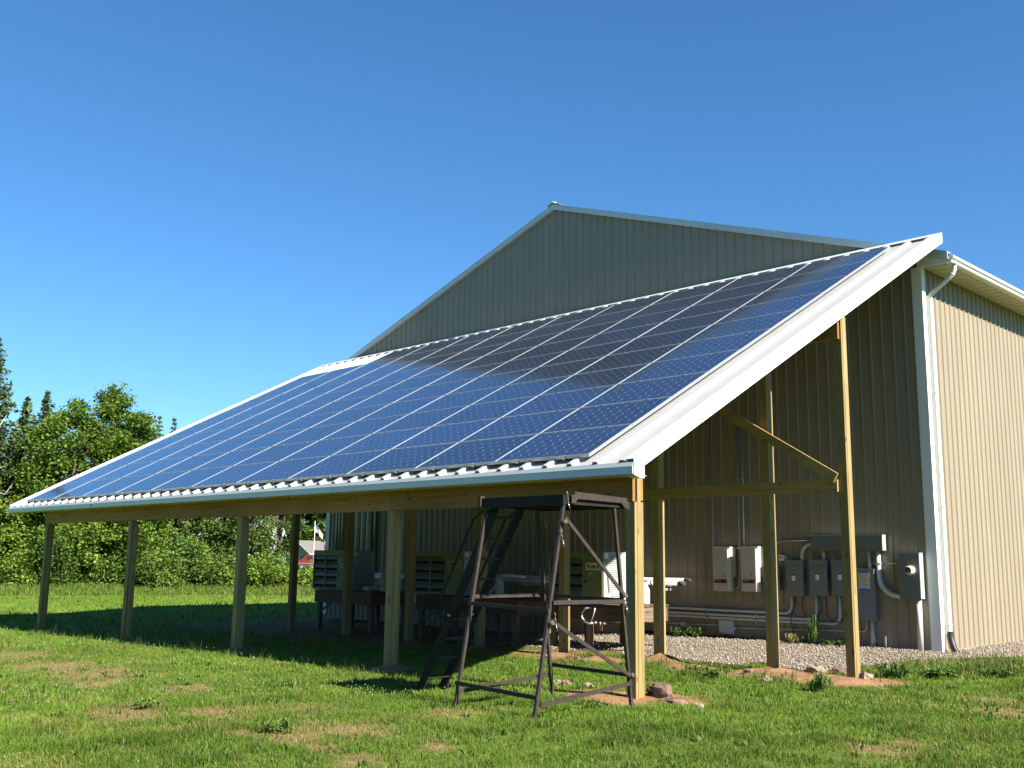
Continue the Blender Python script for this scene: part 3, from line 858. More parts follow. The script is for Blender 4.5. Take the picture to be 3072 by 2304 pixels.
t = Thing('junction_box', (-4.13, WY, .085), 'square pale grey junction box low on the wall', 'junction box')
mb = MB(); mb.bev(-4.314, -3.96, WY - .085, WY - .022, .10, .375, .01); t.part('case', mb, 'jbox')
for bx in (-4.29, -3.985):
    for bz in (.12, .355):
        mb = MB(); mb.tube([(bx, WY - .091, bz), (bx, WY - .084, bz)], .009, 6); t.part('screw', mb, 'steel_bright')
mb = MB(); mb.box(-3.96, -3.92, WY - .075, WY - .04, .2, .25); t.part('fitting', mb, 'pvc')
t = Thing('junction_box', (-5.24, WY, .198), 'small grey junction box low on the wall beside the timber stand', 'junction box')
mb = MB(); mb.bev(-5.308, -5.179, WY - .06, WY - .022, .198, .29, .006); t.part('case', mb, 'jbox'); mb = MB(); mb.box(-5.30, -5.187, WY - .064, WY - .0605, .204, .284); t.part('cover', mb, 'jbox')
t = Thing('outlet_box', (-1.51, WY, .34), 'tiny tan outlet box low on the wall beside the end post', 'outlet box')
mb = MB(); mb.bev(-1.555, -1.475, WY - .05, WY - .022, .34, .405, .004); t.part('case', mb, 'tan_plastic'); mb = MB(); mb.box(-1.545, -1.485, WY - .054, WY - .0505, .35, .395); t.part('cover', mb, 'tan_plastic')
t = Thing('data_meter', (-2.8, WY, 1.61), 'small white data meter with yellow label above the disconnect boxes', 'meter')
mb = MB(); mb.bev(-2.858, -2.735, WY - .09, WY - .022, 1.615, 1.72, .01); t.part('case', mb, 'inverter_white')
mb = MB(); mb.box(-2.835, -2.775, WY - .094, WY - .0905, 1.672, 1.692); t.part('display', mb, 'dark_plastic')
mb = MB(); mb.box(-2.84, -2.77, WY - .089, WY - .05, 1.72, 1.738); t.part('label_tab', mb, 'yellow_tape')
mb = MB(); mb.box(-2.725, -2.685, WY - .07, WY - .022, 1.64, 1.73); t.part('bracket', mb, 'conduit_steel')

def run(name, pts, r, matn, label, cat='conduit', straps=(), n=8, group=None):
    t = Thing(name, pts[-1], label, cat, group)
    mb = MB(); mb.tube(pts, r, n); t.part('pipe', mb, matn)
    for (x, y, z, ax) in straps:
        mb = MB()
        if ax == 'x': mb.box(x - .012, x + .012, y - r - .006, WY - .02, z - r - .03, z + r + .006)
        else: mb.box(x - r - .03, x + r + .006, y - r - .006, WY - .02, z - .012, z + .012)
        t.part('strap', mb, 'conduit_steel')
    return t
yw = WY - .062
def drop(xt, zt, zh, r, xl):
    """down from a box, a sweep, then along the wall to the left"""
    R = .16
    return [(xt, yw, zt), (xt, yw, zh + R)] + arc((xt - R, yw, zh + R), R, 0, -math.pi / 2, (1, 0, 0), (0, 0, 1), 8)[1:] + [(xl, yw, zh - .05)]
for (xt, zt, zh, xl, lb) in ((-2.60, .925, .585, -17.5, 'upper of three grey conduits along the wall, dropping from the leftmost disconnect box'),
                             (-2.07, .954, .49, -17.5, 'middle of three grey conduits along the wall, dropping from the middle disconnect box'),
                             (-1.58, .964, .425, -17.5, 'lowest of three grey conduits along the wall, dropping behind the end post')):
    run('conduit', drop(xt, zt, zh, .03, xl), .03, 'pvc', lb, straps=[(x, yw, zh - .05 * (xt - x) / (xt - xl), 'x') for x in (-3.4, -4.6, -5.8, -7.4)], group='conduits along the wall')
yt = WY - .045
run('conduit', [(-1.05, yt, .533), (-1.05, yt, .42)] + arc((-1.15, yt, .42), .10, 0, -math.pi / 2, (1, 0, 0), (0, 0, 1), 6)[1:] + [(-3.93, yt, .235)], .016, 'pvc', 'thin grey conduit from the breaker panel to the square junction box', straps=[(x, yt, .30, 'x') for x in (-2.0, -3.0)], group='conduits along the wall')
run('conduit', [(-4.31, yt, .275), (-5.185, yt, .245)], .013, 'pvc', 'thin grey conduit between the two low junction boxes', group='conduits along the wall')
run('conduit', [(-5.31, yt, .25), (-9.5, yt, .22)], .013, 'pvc', 'thin grey conduit running left from the small junction box', group='conduits along the wall')
yc = WY - .10
run('conduit', [(-.745, yc, 1.82), (-.745, yc, 1.40)] + arc((-.745 + .36, yc, 1.36), .36, math.pi, math.pi * 1.5, (1, 0, 0), (0, 0, 1), 10)[1:] + [(-.318, yc, 1.0)], .045, 'pvc', 'thick grey conduit sweeping from the trough into the meter cabinet', straps=[(-.745, yc, 1.58, 'z')], n=12)
run('conduit', [(-.01, WY - .11, .96), (-.02, WY - .11, .0)], .052, 'pvc', 'thick white conduit running from the meter cabinet into the gravel', n=12)
run('conduit', [(-.93, WY - .08, .535), (-.93, WY - .08, .30), (-.925, WY - .085, .26), (-.925, WY - .085, -.02)], [.036, .036, .044, .044], 'pvc', 'white conduit running from the breaker panel into the gravel', n=10)
run('conduit', [(-.70, WY - .07, .26), (-.70, WY - .07, .0)], .02, 'pvc', 'short capped white conduit stub standing in the gravel', n=8)
run('conduit', [(-.93, WY - .085, 1.82), (-.93, WY - .085, 1.60), (-.92, WY - .085, 1.56), (-.92, WY - .085, 1.482)], [.03, .03, .036, .036], 'pvc', 'short grey conduit from the trough down into the breaker panel')
run('conduit', [(-1.86, WY - .085, 1.82), (-1.86, WY - .085, 1.645)], .034, 'pvc', 'short grey conduit from the trough down into the middle disconnect box')
run('conduit', [(-2.067, WY - .09, 1.945)] + arc((-2.10, WY - .09, 1.72), .225, math.pi / 2, math.pi, (1, 0, 0), (0, 0, 1), 8) + [(-2.325, WY - .09, 1.628)], .036, 'pvc', 'curved grey conduit from the trough end to the leftmost disconnect box', n=10)
run('conduit', [(-2.067, yt, 2.02), (-2.80, yt, 2.005), (-2.88, yt, 1.98), (-2.92, yt, 1.91), (-2.92, yt, 1.503)], .017, 'conduit_steel', 'thin steel conduit from the trough down into the narrow switch box')
run('conduit', [(-4.44, yt, 4.60), (-4.44, yt, 1.60), (-4.41, yt, 1.50), (-4.33, yt, 1.46)], .016, 'conduit_steel', 'thin steel conduit rising up the wall left of both inverters', straps=[(-4.44, yt, 3.3, 'z')], group='conduits rising up the wall')
run('conduit', [(-3.77, yt, 4.5), (-3.79, yt, 1.35), (-3.82, yt, 1.08), (-3.90, yt, 1.04)], .018, 'conduit_steel', 'thin steel conduit running down between the two inverters', straps=[(-3.775, yt, 3.3, 'z'), (-3.783, yt, 1.86, 'z')], group='conduits rising up the wall')
run('conduit', [(-3.66, yt, 4.5), (-3.67, yt, 1.88)], .016, 'conduit_steel', 'thin steel conduit rising from the top of the nearer inverter', straps=[(-3.665, yt, 3.3, 'z')], group='conduits rising up the wall')
run('conduit', [(-.60, yt, 1.58), (-.32, yt, 1.60)], .010, 'conduit_steel', 'short dark strut between the thick conduit and meter cabinet', cat='strut')
yb = WY - .09
run('cable', [(-2.50, yb, .925), (-2.50, yb, .80), (-2.56, yb, .66), (-2.62, yb, .45), (-2.58, yb, .25), (-2.60, yb, .08), (-2.66, yb, -.02)], .009, 'black_pipe', 'black cable hanging from the leftmost disconnect box to the gravel', 'cable', n=6)
run('cable', [(-2.33, yb, .925), (-2.36, yb, .72), (-2.33, yb, .59), (-2.20, yb, .52), (-2.02, yb, .56), (-1.93, yb, .70), (-1.95, yb, .85), (-2.0, yb, .95)], .009, 'black_pipe', 'black cable looping between the left and middle disconnect boxes', 'cable', n=6)
run('cable', [(-1.85, yb, .955), (-1.83, yb, .75), (-1.83, yb, .60), (-1.75, yb, .49), (-1.58, yb, .46), (-1.46, yb, .55), (-1.42, yb, .72), (-1.46, yb, .96)], .009, 'black_pipe', 'black cable looping between the middle and right disconnect boxes', 'cable', n=6)
# insulated risers at the far end of the gable
for i, (x, r) in enumerate(((-18.13, .035), (-17.98, .04), (-17.83, .035), (-17.28, .05), (-16.98, .085), (-16.70, .085), (-16.43, .085), (-16.22, .04))):
    o = MB(); o.tube([(x, WY - r - .03, 4.6), (x, WY - r - .03, 1.0)], r, 10)
    ob = o.build('riser_pipe', 'insulation' if r > .06 else 'conduit_steel', None, (x, WY, 0))
    tag(ob, '%s grey riser pipe at the far end of the shaded wall, %s from the corner' % ('thick' if r > .06 else 'thin', ('first', 'second', 'third', 'fourth', 'fifth', 'sixth', 'seventh', 'eighth')[i]), 'pipe', 'riser pipes on the far wall')

# ------------------------------------------------------------------ condensing units on timber stands
which = ['farthest', 'middle', 'nearest']
def stand(x0, x1, y0, y1, zt, idx):
    t = Thing('timber_stand', ((x0 + x1) / 2, (y0 + y1) / 2, float(gz((x0 + x1) / 2, y0))), 'weathered timber stand carrying the %s condensing unit' % which[idx], 'stand', 'timber stands under the canopy')
    zb = zt - .32
    for (a, b_, c, d) in ((x0, x1, y0, y0 + .045), (x0, x1, y1 - .045, y1)):
        mb = MB(); mb.box(a, b_, c, d, zb, zt - .03); t.part('rim_board', mb, 'stand_wood')
    for xx in (x0 + .002, x1 - .047, (x0 + x1) / 2):
        mb = MB(); mb.box(xx, xx + .045, y0 + .047, y1 - .047, zb + .002, zt - .032); t.part('rim_board', mb, 'stand_y')
    n = 8
    for i in range(n):
        ya = y0 + (y1 - y0) * i / n
        mb = MB(); mb.box(x0 - .02, x1 + .02, ya + .004, ya + (y1 - y0) / n - .004, zt - .03, zt); t.part('deck_board', mb, 'stand_wood')
    for xx in (x0 + .06, (x0 + x1) / 2 - .05, x1 - .17):
        for yy in (y0 + .05, y1 - .15):
            mb = MB(); mb.box(xx, xx + .11, yy, yy + .1, float(gz(xx, yy)) - .1, zb + .1); t.part('leg', mb, 'stand_leg')
    mb = MB(); mb.bar((x0 + .2, y0 + .02, zb - .25), (x0 + .75, y0 + .02, zb + .02), .03, .05); t.part('brace', mb, 'stand_leg')
    return t
def unit(x0, x1, y0, y1, z0, z1, idx):
    t = Thing('condensing_unit', ((x0 + x1) / 2, (y0 + y1) / 2, z0), 'olive condensing unit with black louvers, %s of the three under the canopy' % which[idx], 'condensing unit', 'condensing units')
    xg = x0 + (x1 - x0) * .64
    mb = MB()
    mb.box(x0, x1 - .02, y0 + .05, y1, z0, z1)
    mb.box(x0, xg, y0, y0 + .05, z1 - .13, z1); mb.box(xg + .004, x1 - .02, y0, y0 + .05, z1 - .17, z1)
    mb.box(x0, xg, y0 + .0, y0 + .05, z0, z0 + .03)
    t.part('cabinet', mb, 'unit_olive')
    mb = MB(); mb.box(x0 + .02, xg - .02, y0 + .04, y0 + .049, z0 + .03, z1 - .13); t.part('dark_opening', mb, 'unit_inside')
    mb = MB(); mb.box(xg + .02, x1 - .03, y0 - .012, y0 + .0495, z0 + .01, z1 - .18); d = t.part('access_door', mb, 'unit_olive')
    mb = MB(); mb.box(xg + .05, xg + .1, y0 - .025, y0 - .0125, z0 + .38, z0 + .42); t.part('latch', mb, 'dark_plastic', d)
    mb = MB(); mb.box(xg + .08, x1 - .06, y0 - .016, y0 - .0125, z1 - .36, z1 - .22); t.part('nameplate', mb, 'sticker_white' if idx == 2 else 'unit_metal', d)
    tx = text_mesh('Russell', .115, 'dark_plastic', 'lettering', .001, .003); tx.parent = d
    tx.location = ((xg + x1) / 2 + .01 - t.base[0], y0 - .0175 - t.base[1], z1 - .29 - t.base[2]); tx.rotation_euler = (math.pi / 2, 0, 0)
    mb = MB(); mb.box(xg + .15, xg + .25, y0 - .0145, y0 - .0125, z1 - .46, z1 - .40); t.part('data_plate', mb, 'unit_metal', d)
    xm = (x0 + xg) / 2
    nb = 8; hz = (z1 - .13 - z0 - .03) / nb
    for c0, c1 in ((x0 + .025, xm - .01), (xm + .01, xg - .025)):
        for i in range(nb):
            zz = z0 + .03 + hz * i
            mb = MB(); tilt = .55 if i % 2 else .25
            mb.extr([(c0, y0 + .002, zz + .004), (c0, y0 + .036, zz + hz * tilt * 1.6), (c0, y0 + .038, zz + hz * tilt * 1.6 + .006), (c0, y0 + .002, zz + .014)], (c1 - c0, 0, 0))
            t.part('louver', mb, 'louver_grey')
    for xx in (x0, xm - .01, xg - .022):
        mb = MB(); mb.box(xx, xx + .02, y0 - .004, y0 + .039, z0 + .03, z1 - .131); t.part('grille_post', mb, 'unit_metal')
    # right side: grey service panel with horizontal louvers
    mb = MB(); mb.box(x1 - .0195, x1, y0 + .0, y1, z0 + .004, z1 - .004); sp = t.part('side_panel', mb, 'unit_metal')
    for yy0, yy1 in ((y0 + .22, y0 + (y1 - y0) * .80),):
        for i in range(22):
            zz = z0 + .12 + i * (z1 - z0 - .2) / 22
            mb = MB(); mb.extr([(x1 + .0004, yy0, zz), (x1 + .016, yy0, zz + .004), (x1 + .0004, yy0, zz + .027)], (0, yy1 - yy0, 0)); t.part('slat', mb, 'unit_metal', sp)
    mb = MB(); mb.box(x1 + .0005, x1 + .003, y0 + .03, y0 + .14, z1 - .13, z1 - .03); t.part('sticker', mb, 'sticker_white', sp)
    mb = MB(); mb.box(x1 + .0032, x1 + .005, y0 + .03, y0 + .10, z1 - .19, z1 - .135); t.part('sticker', mb, 'green_sticker', sp)
    mb = MB(); mb.bar((x1 + .01, y0 + .10, z1 - .4), (x1 + .01, y0 + .15, z0 + .2), .02, .04, (1, 0, 0)); t.part('hasp', mb, 'clamp', sp)
    return t
UX = [(-14.93, -13.22), (-10.75, -9.03), (-6.43, -4.97)]
SX = [(-14.72, -12.3), (-10.6, -7.3), (-6.42, -4.30)]
for i in range(3):
    stand(SX[i][0], SX[i][1], 6.12, 7.35, .735, i)
    unit(UX[i][0], UX[i][1], 6.18, 6.90, .757 if i else .742, 1.745, i)
    xr = UX[i][1]
    # insulated suction accumulator and pipes on the stand
    t = Thing('accumulator', (xr + .56, 6.75, .737), 'white wrapped accumulator bottle on the stand of the %s unit' % which[i], 'accumulator', 'wrapped accumulators')
    mb = MB(); xa = xr + .56
    mb.tube([(xa, 6.75, .737), (xa, 6.75, .77), (xa, 6.75, 1.02), (xa - .01, 6.75, 1.10), (xa + .01, 6.75, 1.17)], [.085, .10, .10, .07, .05], 12); t.part('bottle', mb, 'insulation')
    mb = MB(); mb.tube([(xa + .01, 6.75, 1.165), (xa + .05, 6.78, 1.22), (xa + .16, 6.9, 1.215), (xa + .35, 7.2, 1.19)], .035, 8); t.part('upper_pipe', mb, 'insulation')
    mb = MB(); mb.tube([(xr + .10, 6.5, .79), (xr + .36, 6.5, .79)], .075, 12); mb.tube([(xr + .075, 6.5, .79), (xr + .101, 6.5, .79)], .05, 10); t.part('lower_bottle', mb, 'insulation')
    mb = MB(); mb.tube([(xr + .36, 6.5, .80), (xr + .45, 6.55, .83), (xr + .5, 6.65, .95), (xr + .52, 6.72, 1.05)], .03, 8); t.part('pipe', mb, 'insulation')
for (x0, x1, y, z, r, lb) in ((-17, -4.92, 8.55, 1.115, .055, 'white wrapped refrigerant pipe along the wall, lower and thicker of two'),
                              (-17, -4.98, 8.85, 1.185, .038, 'white wrapped refrigerant pipe along the wall, upper and thinner of two')):
    t = Thing('refrigerant_pipe', ((x0 + x1) / 2, y, 0), lb, 'pipe', 'wrapped pipes along the wall')
    mb = MB(); mb.tube([(x0, y, z - .09), (x1, y, z)], r, 12); t.part('sleeve', mb, 'insulation')
    mb = MB(); mb.tube([(x1 - .01, y, z), (x1 + .16, y, z + .002)], r * .8, 12); t.part('bare_end', mb, 'insulation_dark')
    for xx in (-5.6, -8.0, -11, -14):
        mb = MB(); zz = z - .09 * (x1 - xx) / (x1 - x0); mb.tube([(xx - .012, y, zz), (xx + .012, y, zz)], r + .006, 12); t.part('band', mb, 'insulation_dark')
    for xx in (-5.4, -9.5, -13):
        mb = MB(); mb.box(xx - .02, xx + .02, y - .02, WY - .022, z - .06 - r - .05, z - .06 - r); t.part('bracket', mb, 'conduit_steel')
t = Thing('drain_hose', (-5.3, 6.08, .35), 'grey looped drain hose with white fittings on the nearest stand', 'hose')
ring = [(-5.22, 6.06, .68), (-5.33, 6.05, .64), (-5.42, 6.05, .55), (-5.43, 6.06, .47), (-5.36, 6.06, .39), (-5.24, 6.06, .36), (-5.12, 6.06, .365)]
mb = MB(); mb.tube(ring, .020, 8); t.part('hose', mb, 'pvc')
mb = MB(); mb.tube([(-5.08, 6.05, .66), (-5.12, 6.06, .56), (-5.20, 6.06, .37)], .012, 8); t.part('thin_hose', mb, 'pvc')
mb = MB(); mb.tube([(-5.12, 6.06, .375), (-4.47, 6.06, .42)], .014, 8); t.part('valve_rod', mb, 'black_pipe')
for xx in (-5.10, -4.98, -4.88):
    mb = MB(); mb.tube([(xx, 6.06, .378), (xx + .05, 6.06, .382)], .022, 8); t.part('fitting', mb, 'pvc')
t = Thing('orange_tag', (-4.99, 6.1, .24), 'small orange tag hanging on the nearest timber stand', 'tag')
mb = MB(); mb.box(-5.03, -4.94, 6.098, 6.104, .24, .335); t.part('card', mb, 'orange_tag'); mb = MB(); mb.box(-4.995, -4.985, 6.096, 6.1, .335, .37); t.part('string', mb, 'sticker_white')

# ------------------------------------------------------------------ work platform with ladder
wp = Thing('work_platform', (.26, -1.05, float(gz(.26, -1.05))), 'dark brown steel work platform with attached ladder in front of the corner post', 'work platform')
LX, HX = -.33, .85
def leg_y(front, z):
    t = (z + .02) / 2.17
    return (-1.80 + .41 * t) if front else (-.27 - .28 * t)
for x in (HX, LX):
    for fr in (True, False):
        mb = MB(); g = float(gz(x, leg_y(fr, 0)))
        zt = 2.24 if (fr and x == HX) else 2.17
        mb.bar((x, leg_y(fr, g), g + .05), (x, leg_y(fr, zt), zt), 0.034, .034, (1, 0, 0)); lg = wp.part('leg', mb, 'steel_dark')
        mb = MB(); mb.bar((x, leg_y(fr, g) , g + .06), (x + (.0 if fr else .05), leg_y(fr, g) - (.02 if fr else 0), g - .035), .05, .03, (1, 0, 0))
        if x == HX and not fr: mb.box(x - .06, x + .1, leg_y(fr, g) - .05, leg_y(fr, g) + .05, g - .005, g + .015)
        wp.part('foot', mb, 'steel_dark', lg)
def hbar(p, q, h=.042, w=.02, nm='rail', mt_='steel_dark'):
    mb = MB(); mb.bar(p, q, w, h); return wp.part(nm, mb, mt_)
# base ring, mid ring (double on the front and right)
hbar((LX - .03, leg_y(1, .24) - .03, .26), (HX + .02, leg_y(1, .24) - .03, .22))
hbar((HX + .035, leg_y(1, .2), .15), (HX + .035, leg_y(0, .2), .26))
hbar((LX, leg_y(0, .3) + .02, .36), (HX, leg_y(0, .3) + .02, .34))
hbar((LX - .035, leg_y(1, .2), .16), (LX - .035, leg_y(0, .2), .24))
hbar((LX - .02, leg_y(1, 1.1) - .035, 1.10), (HX + .02, leg_y(1, 1.1) - .035, 1.07))
hbar((LX, leg_y(0, 1.15) + .02, 1.17), (HX, leg_y(0, 1.15) + .02, 1.15))
hbar((HX + .035, leg_y(1, 1.15), 1.15), (HX + .035, leg_y(0, 1.15), 1.14))
hbar((LX - .035, leg_y(1, 1.15), 1.17), (LX - .035, leg_y(0, 1.15), 1.17))
hbar((HX, leg_y(0, 1.08) - .0, 1.07), (LX, leg_y(0, 1.08), 1.08), .045, .025)
# diagonal braces on the right side
mb = MB(); mb.bar((HX + .04, leg_y(1, 2.0) + .02, 2.02), (HX + .04, leg_y(0, 1.2), 1.21), .02, .038); wp.part('brace', mb, 'steel_dark')
mb = MB(); mb.bar((HX + .04, leg_y(1, .98), .97), (HX + .04, leg_y(0, .3), .33), .02, .038); wp.part('brace', mb, 'steel_dark')
for z_ in (1.98, 1.2, .95, .35):
    fr = z_ in (1.98, .95)
    mb = MB(); mb.tube([(HX + .03, leg_y(fr, z_), z_), (HX + .075, leg_y(fr, z_), z_)], .022, 8); wp.part('bolt', mb, 'steel_bright')
# deck
yf_, yb_ = -1.42, -.42
mb = MB(); mb.box(LX - .05, HX + .03, yf_, yf_ + .03, 2.155, 2.255); wp.part('deck_channel', mb, 'steel_dark2')
mb = MB(); mb.box(LX - .05, HX + .03, yb_ - .03, yb_, 2.155, 2.255); wp.part('deck_channel', mb, 'steel_dark2')
for xx in (LX - .05, LX + .35, HX - .30, HX):
    mb = MB(); mb.box(xx, xx + .03, yf_ + .031, yb_ - .031, 2.165, 2.245); wp.part('deck_joist', mb, 'steel_dark2')
mb = MB(); mb.box(LX - .05, HX + .03, yf_ + .005, yb_ - .005, 2.256, 2.264); wp.part('deck_plate', mb, 'steel_dark2')
mb = MB(); ex = HX + .055
mb.extr([(ex, -1.33, 2.175), (ex, -1.27, 2.18), (ex, -1.23, 2.225), (ex, -.50, 2.215), (ex, -.44, 2.165), (ex, -.36, 2.15), (ex, -.36, 2.235), (ex, -.40, 2.238), (ex, -.40, 2.275), (ex, -1.28, 2.30), (ex, -1.28, 2.265), (ex, -1.33, 2.265)], (.012, 0, 0))
wp.part('end_plate', mb, 'steel_dark')
mb = MB(); mb.box(LX - .09, LX - .05, yf_ - .02, yf_ + .05, 2.17, 2.29); wp.part('end_stub', mb, 'steel_dark')
# ladder
LB = [(-1.78, -1.10), (-1.78, -.74)]; LT = [(-.36, -1.22), (-.36, -.80)]
def lad(s_, t): return Vector((LB[s_][0] + (LT[s_][0] - LB[s_][0]) * t, LB[s_][1] + (LT[s_][1] - LB[s_][1]) * t, -.03 + 2.20 * t))
for s_ in (0, 1):
    mb = MB(); mb.bar(lad(s_, 0), lad(s_, 1), .025, .11, (0, 1, 0)); 
    st_ = MB(); d = (lad(s_, 1) - lad(s_, 0)).normalized(); up = Vector((0, 1, 0)); 
    st_.bar(lad(s_, 0), lad(s_, 1), .11, .028, (0, 1, 0)); so = wp.part('stringer', st_, 'steel_dark2')
    mb = MB(); sg = -1 if s_ == 0 else 1
    o_ = Vector((-.10, sg * .03, .0))
    pts = [lad(s_, .97) + Vector((.05, sg * .03, .02)), lad(s_, .97) + Vector((-.10, sg * .04, .04)), lad(s_, .93) + Vector((-.22, sg * .05, .03)), lad(s_, .75) + Vector((-.26, sg * .05, -.02)), lad(s_, .52) + Vector((-.24, sg * .05, .02)), lad(s_, .46) + Vector((-.22, sg * .05, 0)), lad(s_, .43) + Vector((-.15, sg * .05, -.03)), lad(s_, .43) + Vector((-.02, sg * .03, -.02))]
    mb.tube(pts, .014, 8); wp.part('handrail', mb, 'steel_dark2')
    mb = MB(); mb.tube([lad(s_, .43) + Vector((0, -.04, 0)), lad(s_, .43) + Vector((0, .04, 0))], .018, 8); wp.part('bolt', mb, 'steel_bright', so)
for i in range(9):
    t = .085 + i * .108
    a, c = lad(0, t), lad(1, t)
    mb = MB(); mb.bar(a, c, .10, .028); wp.part('rung', mb, 'steel_dark')
# locking pins on chains
for (x, y, z) in ((HX + .05, leg_y(1, 2.2), 2.30), (LX, leg_y(1, 2.2) - .03, 2.24), (HX + .06, leg_y(1, 1.0) + .03, 1.05), (HX + .05, leg_y(0, 1.15), 1.2), (LX + .1, leg_y(0, 2.1), 2.14), (HX + .05, leg_y(1, 1.75), 1.9)):
    mb = MB()
    for i in range(5):
        zz = z - i * .026
        mb.tube([(x + (.006 if i % 2 else -.006), y + .004 * i, zz), (x + (-.006 if i % 2 else .006), y + .004 * i + .006, zz - .026)], .0045, 5)
    mb.tube([(x, y + .02, z - .13), (x, y + .045, z - .19)], .007, 6)
    wp.part('chain_pin', mb, 'steel_bright')['kind'] = 'stuff'

# ------------------------------------------------------------------ rocks
def rock(x, y, sx, sy, sz, label, matn, seed, group=None, dz=0.0):
    r = np.random.default_rng(seed)
    vs = []; fs = []; nu, nv = 9, 6
    for j in range(nv + 1):
        ph = math.pi * j / nv
        for i in range(nu):
            th = 2 * math.pi * i / nu
            d = np.array((math.sin(ph) * math.cos(th), math.sin(ph) * math.sin(th), math.cos(ph)))
            d = np.sign(d) * np.abs(d) ** .75
            k = 1 + (r.random() - .5) * .42
            vs.append((x + d[0] * sx * k, y + d[1] * sy * k, d[2] * sz * k))
    for j in range(nv):
        for i in range(nu):
            fs.append((j * nu + i, (j + 1) * nu + i, (j + 1) * nu + (i + 1) % nu, j * nu + (i + 1) % nu))
    g = float(gz(x, y)) + sz * .3 + dz
    mb = MB(); mb.add([(a, b_, c + g) for a, b_, c in vs], fs)
    o = mb.build('rock', matn, None, (x, y, g - sz)); o.location = (x, y, g - sz)
    tag(o, label, 'rock', group); return o
rock(.78, .42, .115, .09, .095, 'tall reddish rock on the soil pile right of the corner post', 'rock_red', 1)
rock(1.02, .30, .19, .10, .055, 'flat pale red rock slab at the front of the soil pile', 'rock_red', 2, dz=-.01)
rock(1.33, .32, .065, .055, .042, 'small brown rock lying apart right of the soil pile', 'rock_pale', 3)
rock(.62, .50, .11, .10, .075, 'rounded brown rock half buried in the pile at the corner post', 'rock_red', 4)
rock(-.1, 5.45, .16, .12, .09, 'pale rounded rock between the two right second-row posts', 'rock_pale', 5)
rock(.18, 5.7, .13, .1, .08, 'reddish rock behind the pale one between second-row posts', 'rock_red', 6)
rock(.92, 5.05, .11, .09, .07, 'small pale rock at the foot of the end post', 'rock_pale', 7)
for i, (x, y, s_) in enumerate([(-.66, .75, .07), (-.95, .65, .08), (-.35, .85, .06), (-1.2, .75, .06), (-5.0, 4.6, .08), (-.65, 4.45, .09), (.0, 3.9, .07), (.45, 4.6, .06), (.6, 4.5, .07), (-.2, 4.2, .05), (-3.9, 4.2, .05), (-4.6, 4.2, .05), (.35, .75, .06), (-1.9, 4.3, .05)]):
    rock(x, y, s_, s_ * .85, s_ * .6, 'small reddish stone lying on the bare soil around the posts', 'rock_red' if i % 3 else 'rock_pale', 20 + i, 'small stones on bare soil')

# ------------------------------------------------------------------ grass
def blades(x, y, h, w, lean, col, name):
    n = len(x)
    a = NR.uniform(0, 2 * np.pi, n); ld = NR.uniform(0, 2 * np.pi, n)
    wx, wy = np.cos(a) * w / 2, np.sin(a) * w / 2
    z = gz(x, y) - .004
    lx, ly = np.cos(ld) * lean * h, np.sin(ld) * lean * h
    P = np.empty((n, 5, 3), np.float32)
    P[:, 0] = np.stack([x - wx, y - wy, z], 1); P[:, 1] = np.stack([x + wx, y + wy, z], 1)
    mxx, myy, mz = x + lx * .35, y + ly * .35, z + h * .6
    P[:, 2] = np.stack([mxx - wx * .8, myy - wy * .8, mz], 1); P[:, 3] = np.stack([mxx + wx * .8, myy + wy * .8, mz], 1)
    P[:, 4] = np.stack([x + lx, y + ly, z + h * np.sqrt(np.maximum(.15, 1 - lean ** 2 * .6))], 1)
    t = np.array([(0, 1, 3), (0, 3, 2), (2, 3, 4)])
    F = (np.arange(n)[:, None, None] * 5 + t[None]).reshape(-1, 3)
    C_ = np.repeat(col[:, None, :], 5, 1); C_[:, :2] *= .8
    return P.reshape(-1, 3), F, C_.reshape(-1, 3)

def wedge(n, d0, d1, pad=.06):
    d = np.sqrt(NR.uniform(d0 ** 2, d1 ** 2, n))
    ang = NR.uniform(math.radians(45.26 - 42), math.radians(45.26 + 34), n)   # left of +y
    return CAM[0] - np.sin(ang) * d, CAM[1] + np.cos(ang) * d, d

def grass_cols(x, y, n):
    t1 = vnoise(x, y, 1.3, 51); t2 = vnoise(x, y, .35, 52)
    c = lin((.070, .148, .011), (.140, .232, .022), np.clip(t1 * .6 + t2 * .5, 0, 1))
    yl = .8 * sstep(.62, .92, vnoise(x, y, .9, 53))
    c = c * (1 - .6 * yl[:, None]) + np.array((.25, .25, .06)) * .6 * yl[:, None]
    c = c * (.80 + .42 * vnoise(x, y * 1.6, 3.2, 54))[:, None]                 # slow drift in vigour over the lawn
    lush = sstep(.58, .85, vnoise(x, y, .55, 63))
    c = c * (1 - .2 * lush[:, None])
    u = NR.random(n)
    dr = np.clip(dry_amt(x, y) * 1.1, 0, 1); straw = (u < .07 + dr * .85)
    sc3 = np.array((.27, .205, .088)) * NR.uniform(.7, 1.15, (n, 1))
    c = np.where(straw[:, None], sc3, c * NR.uniform(.7, 1.3, (n, 1)))
    return c

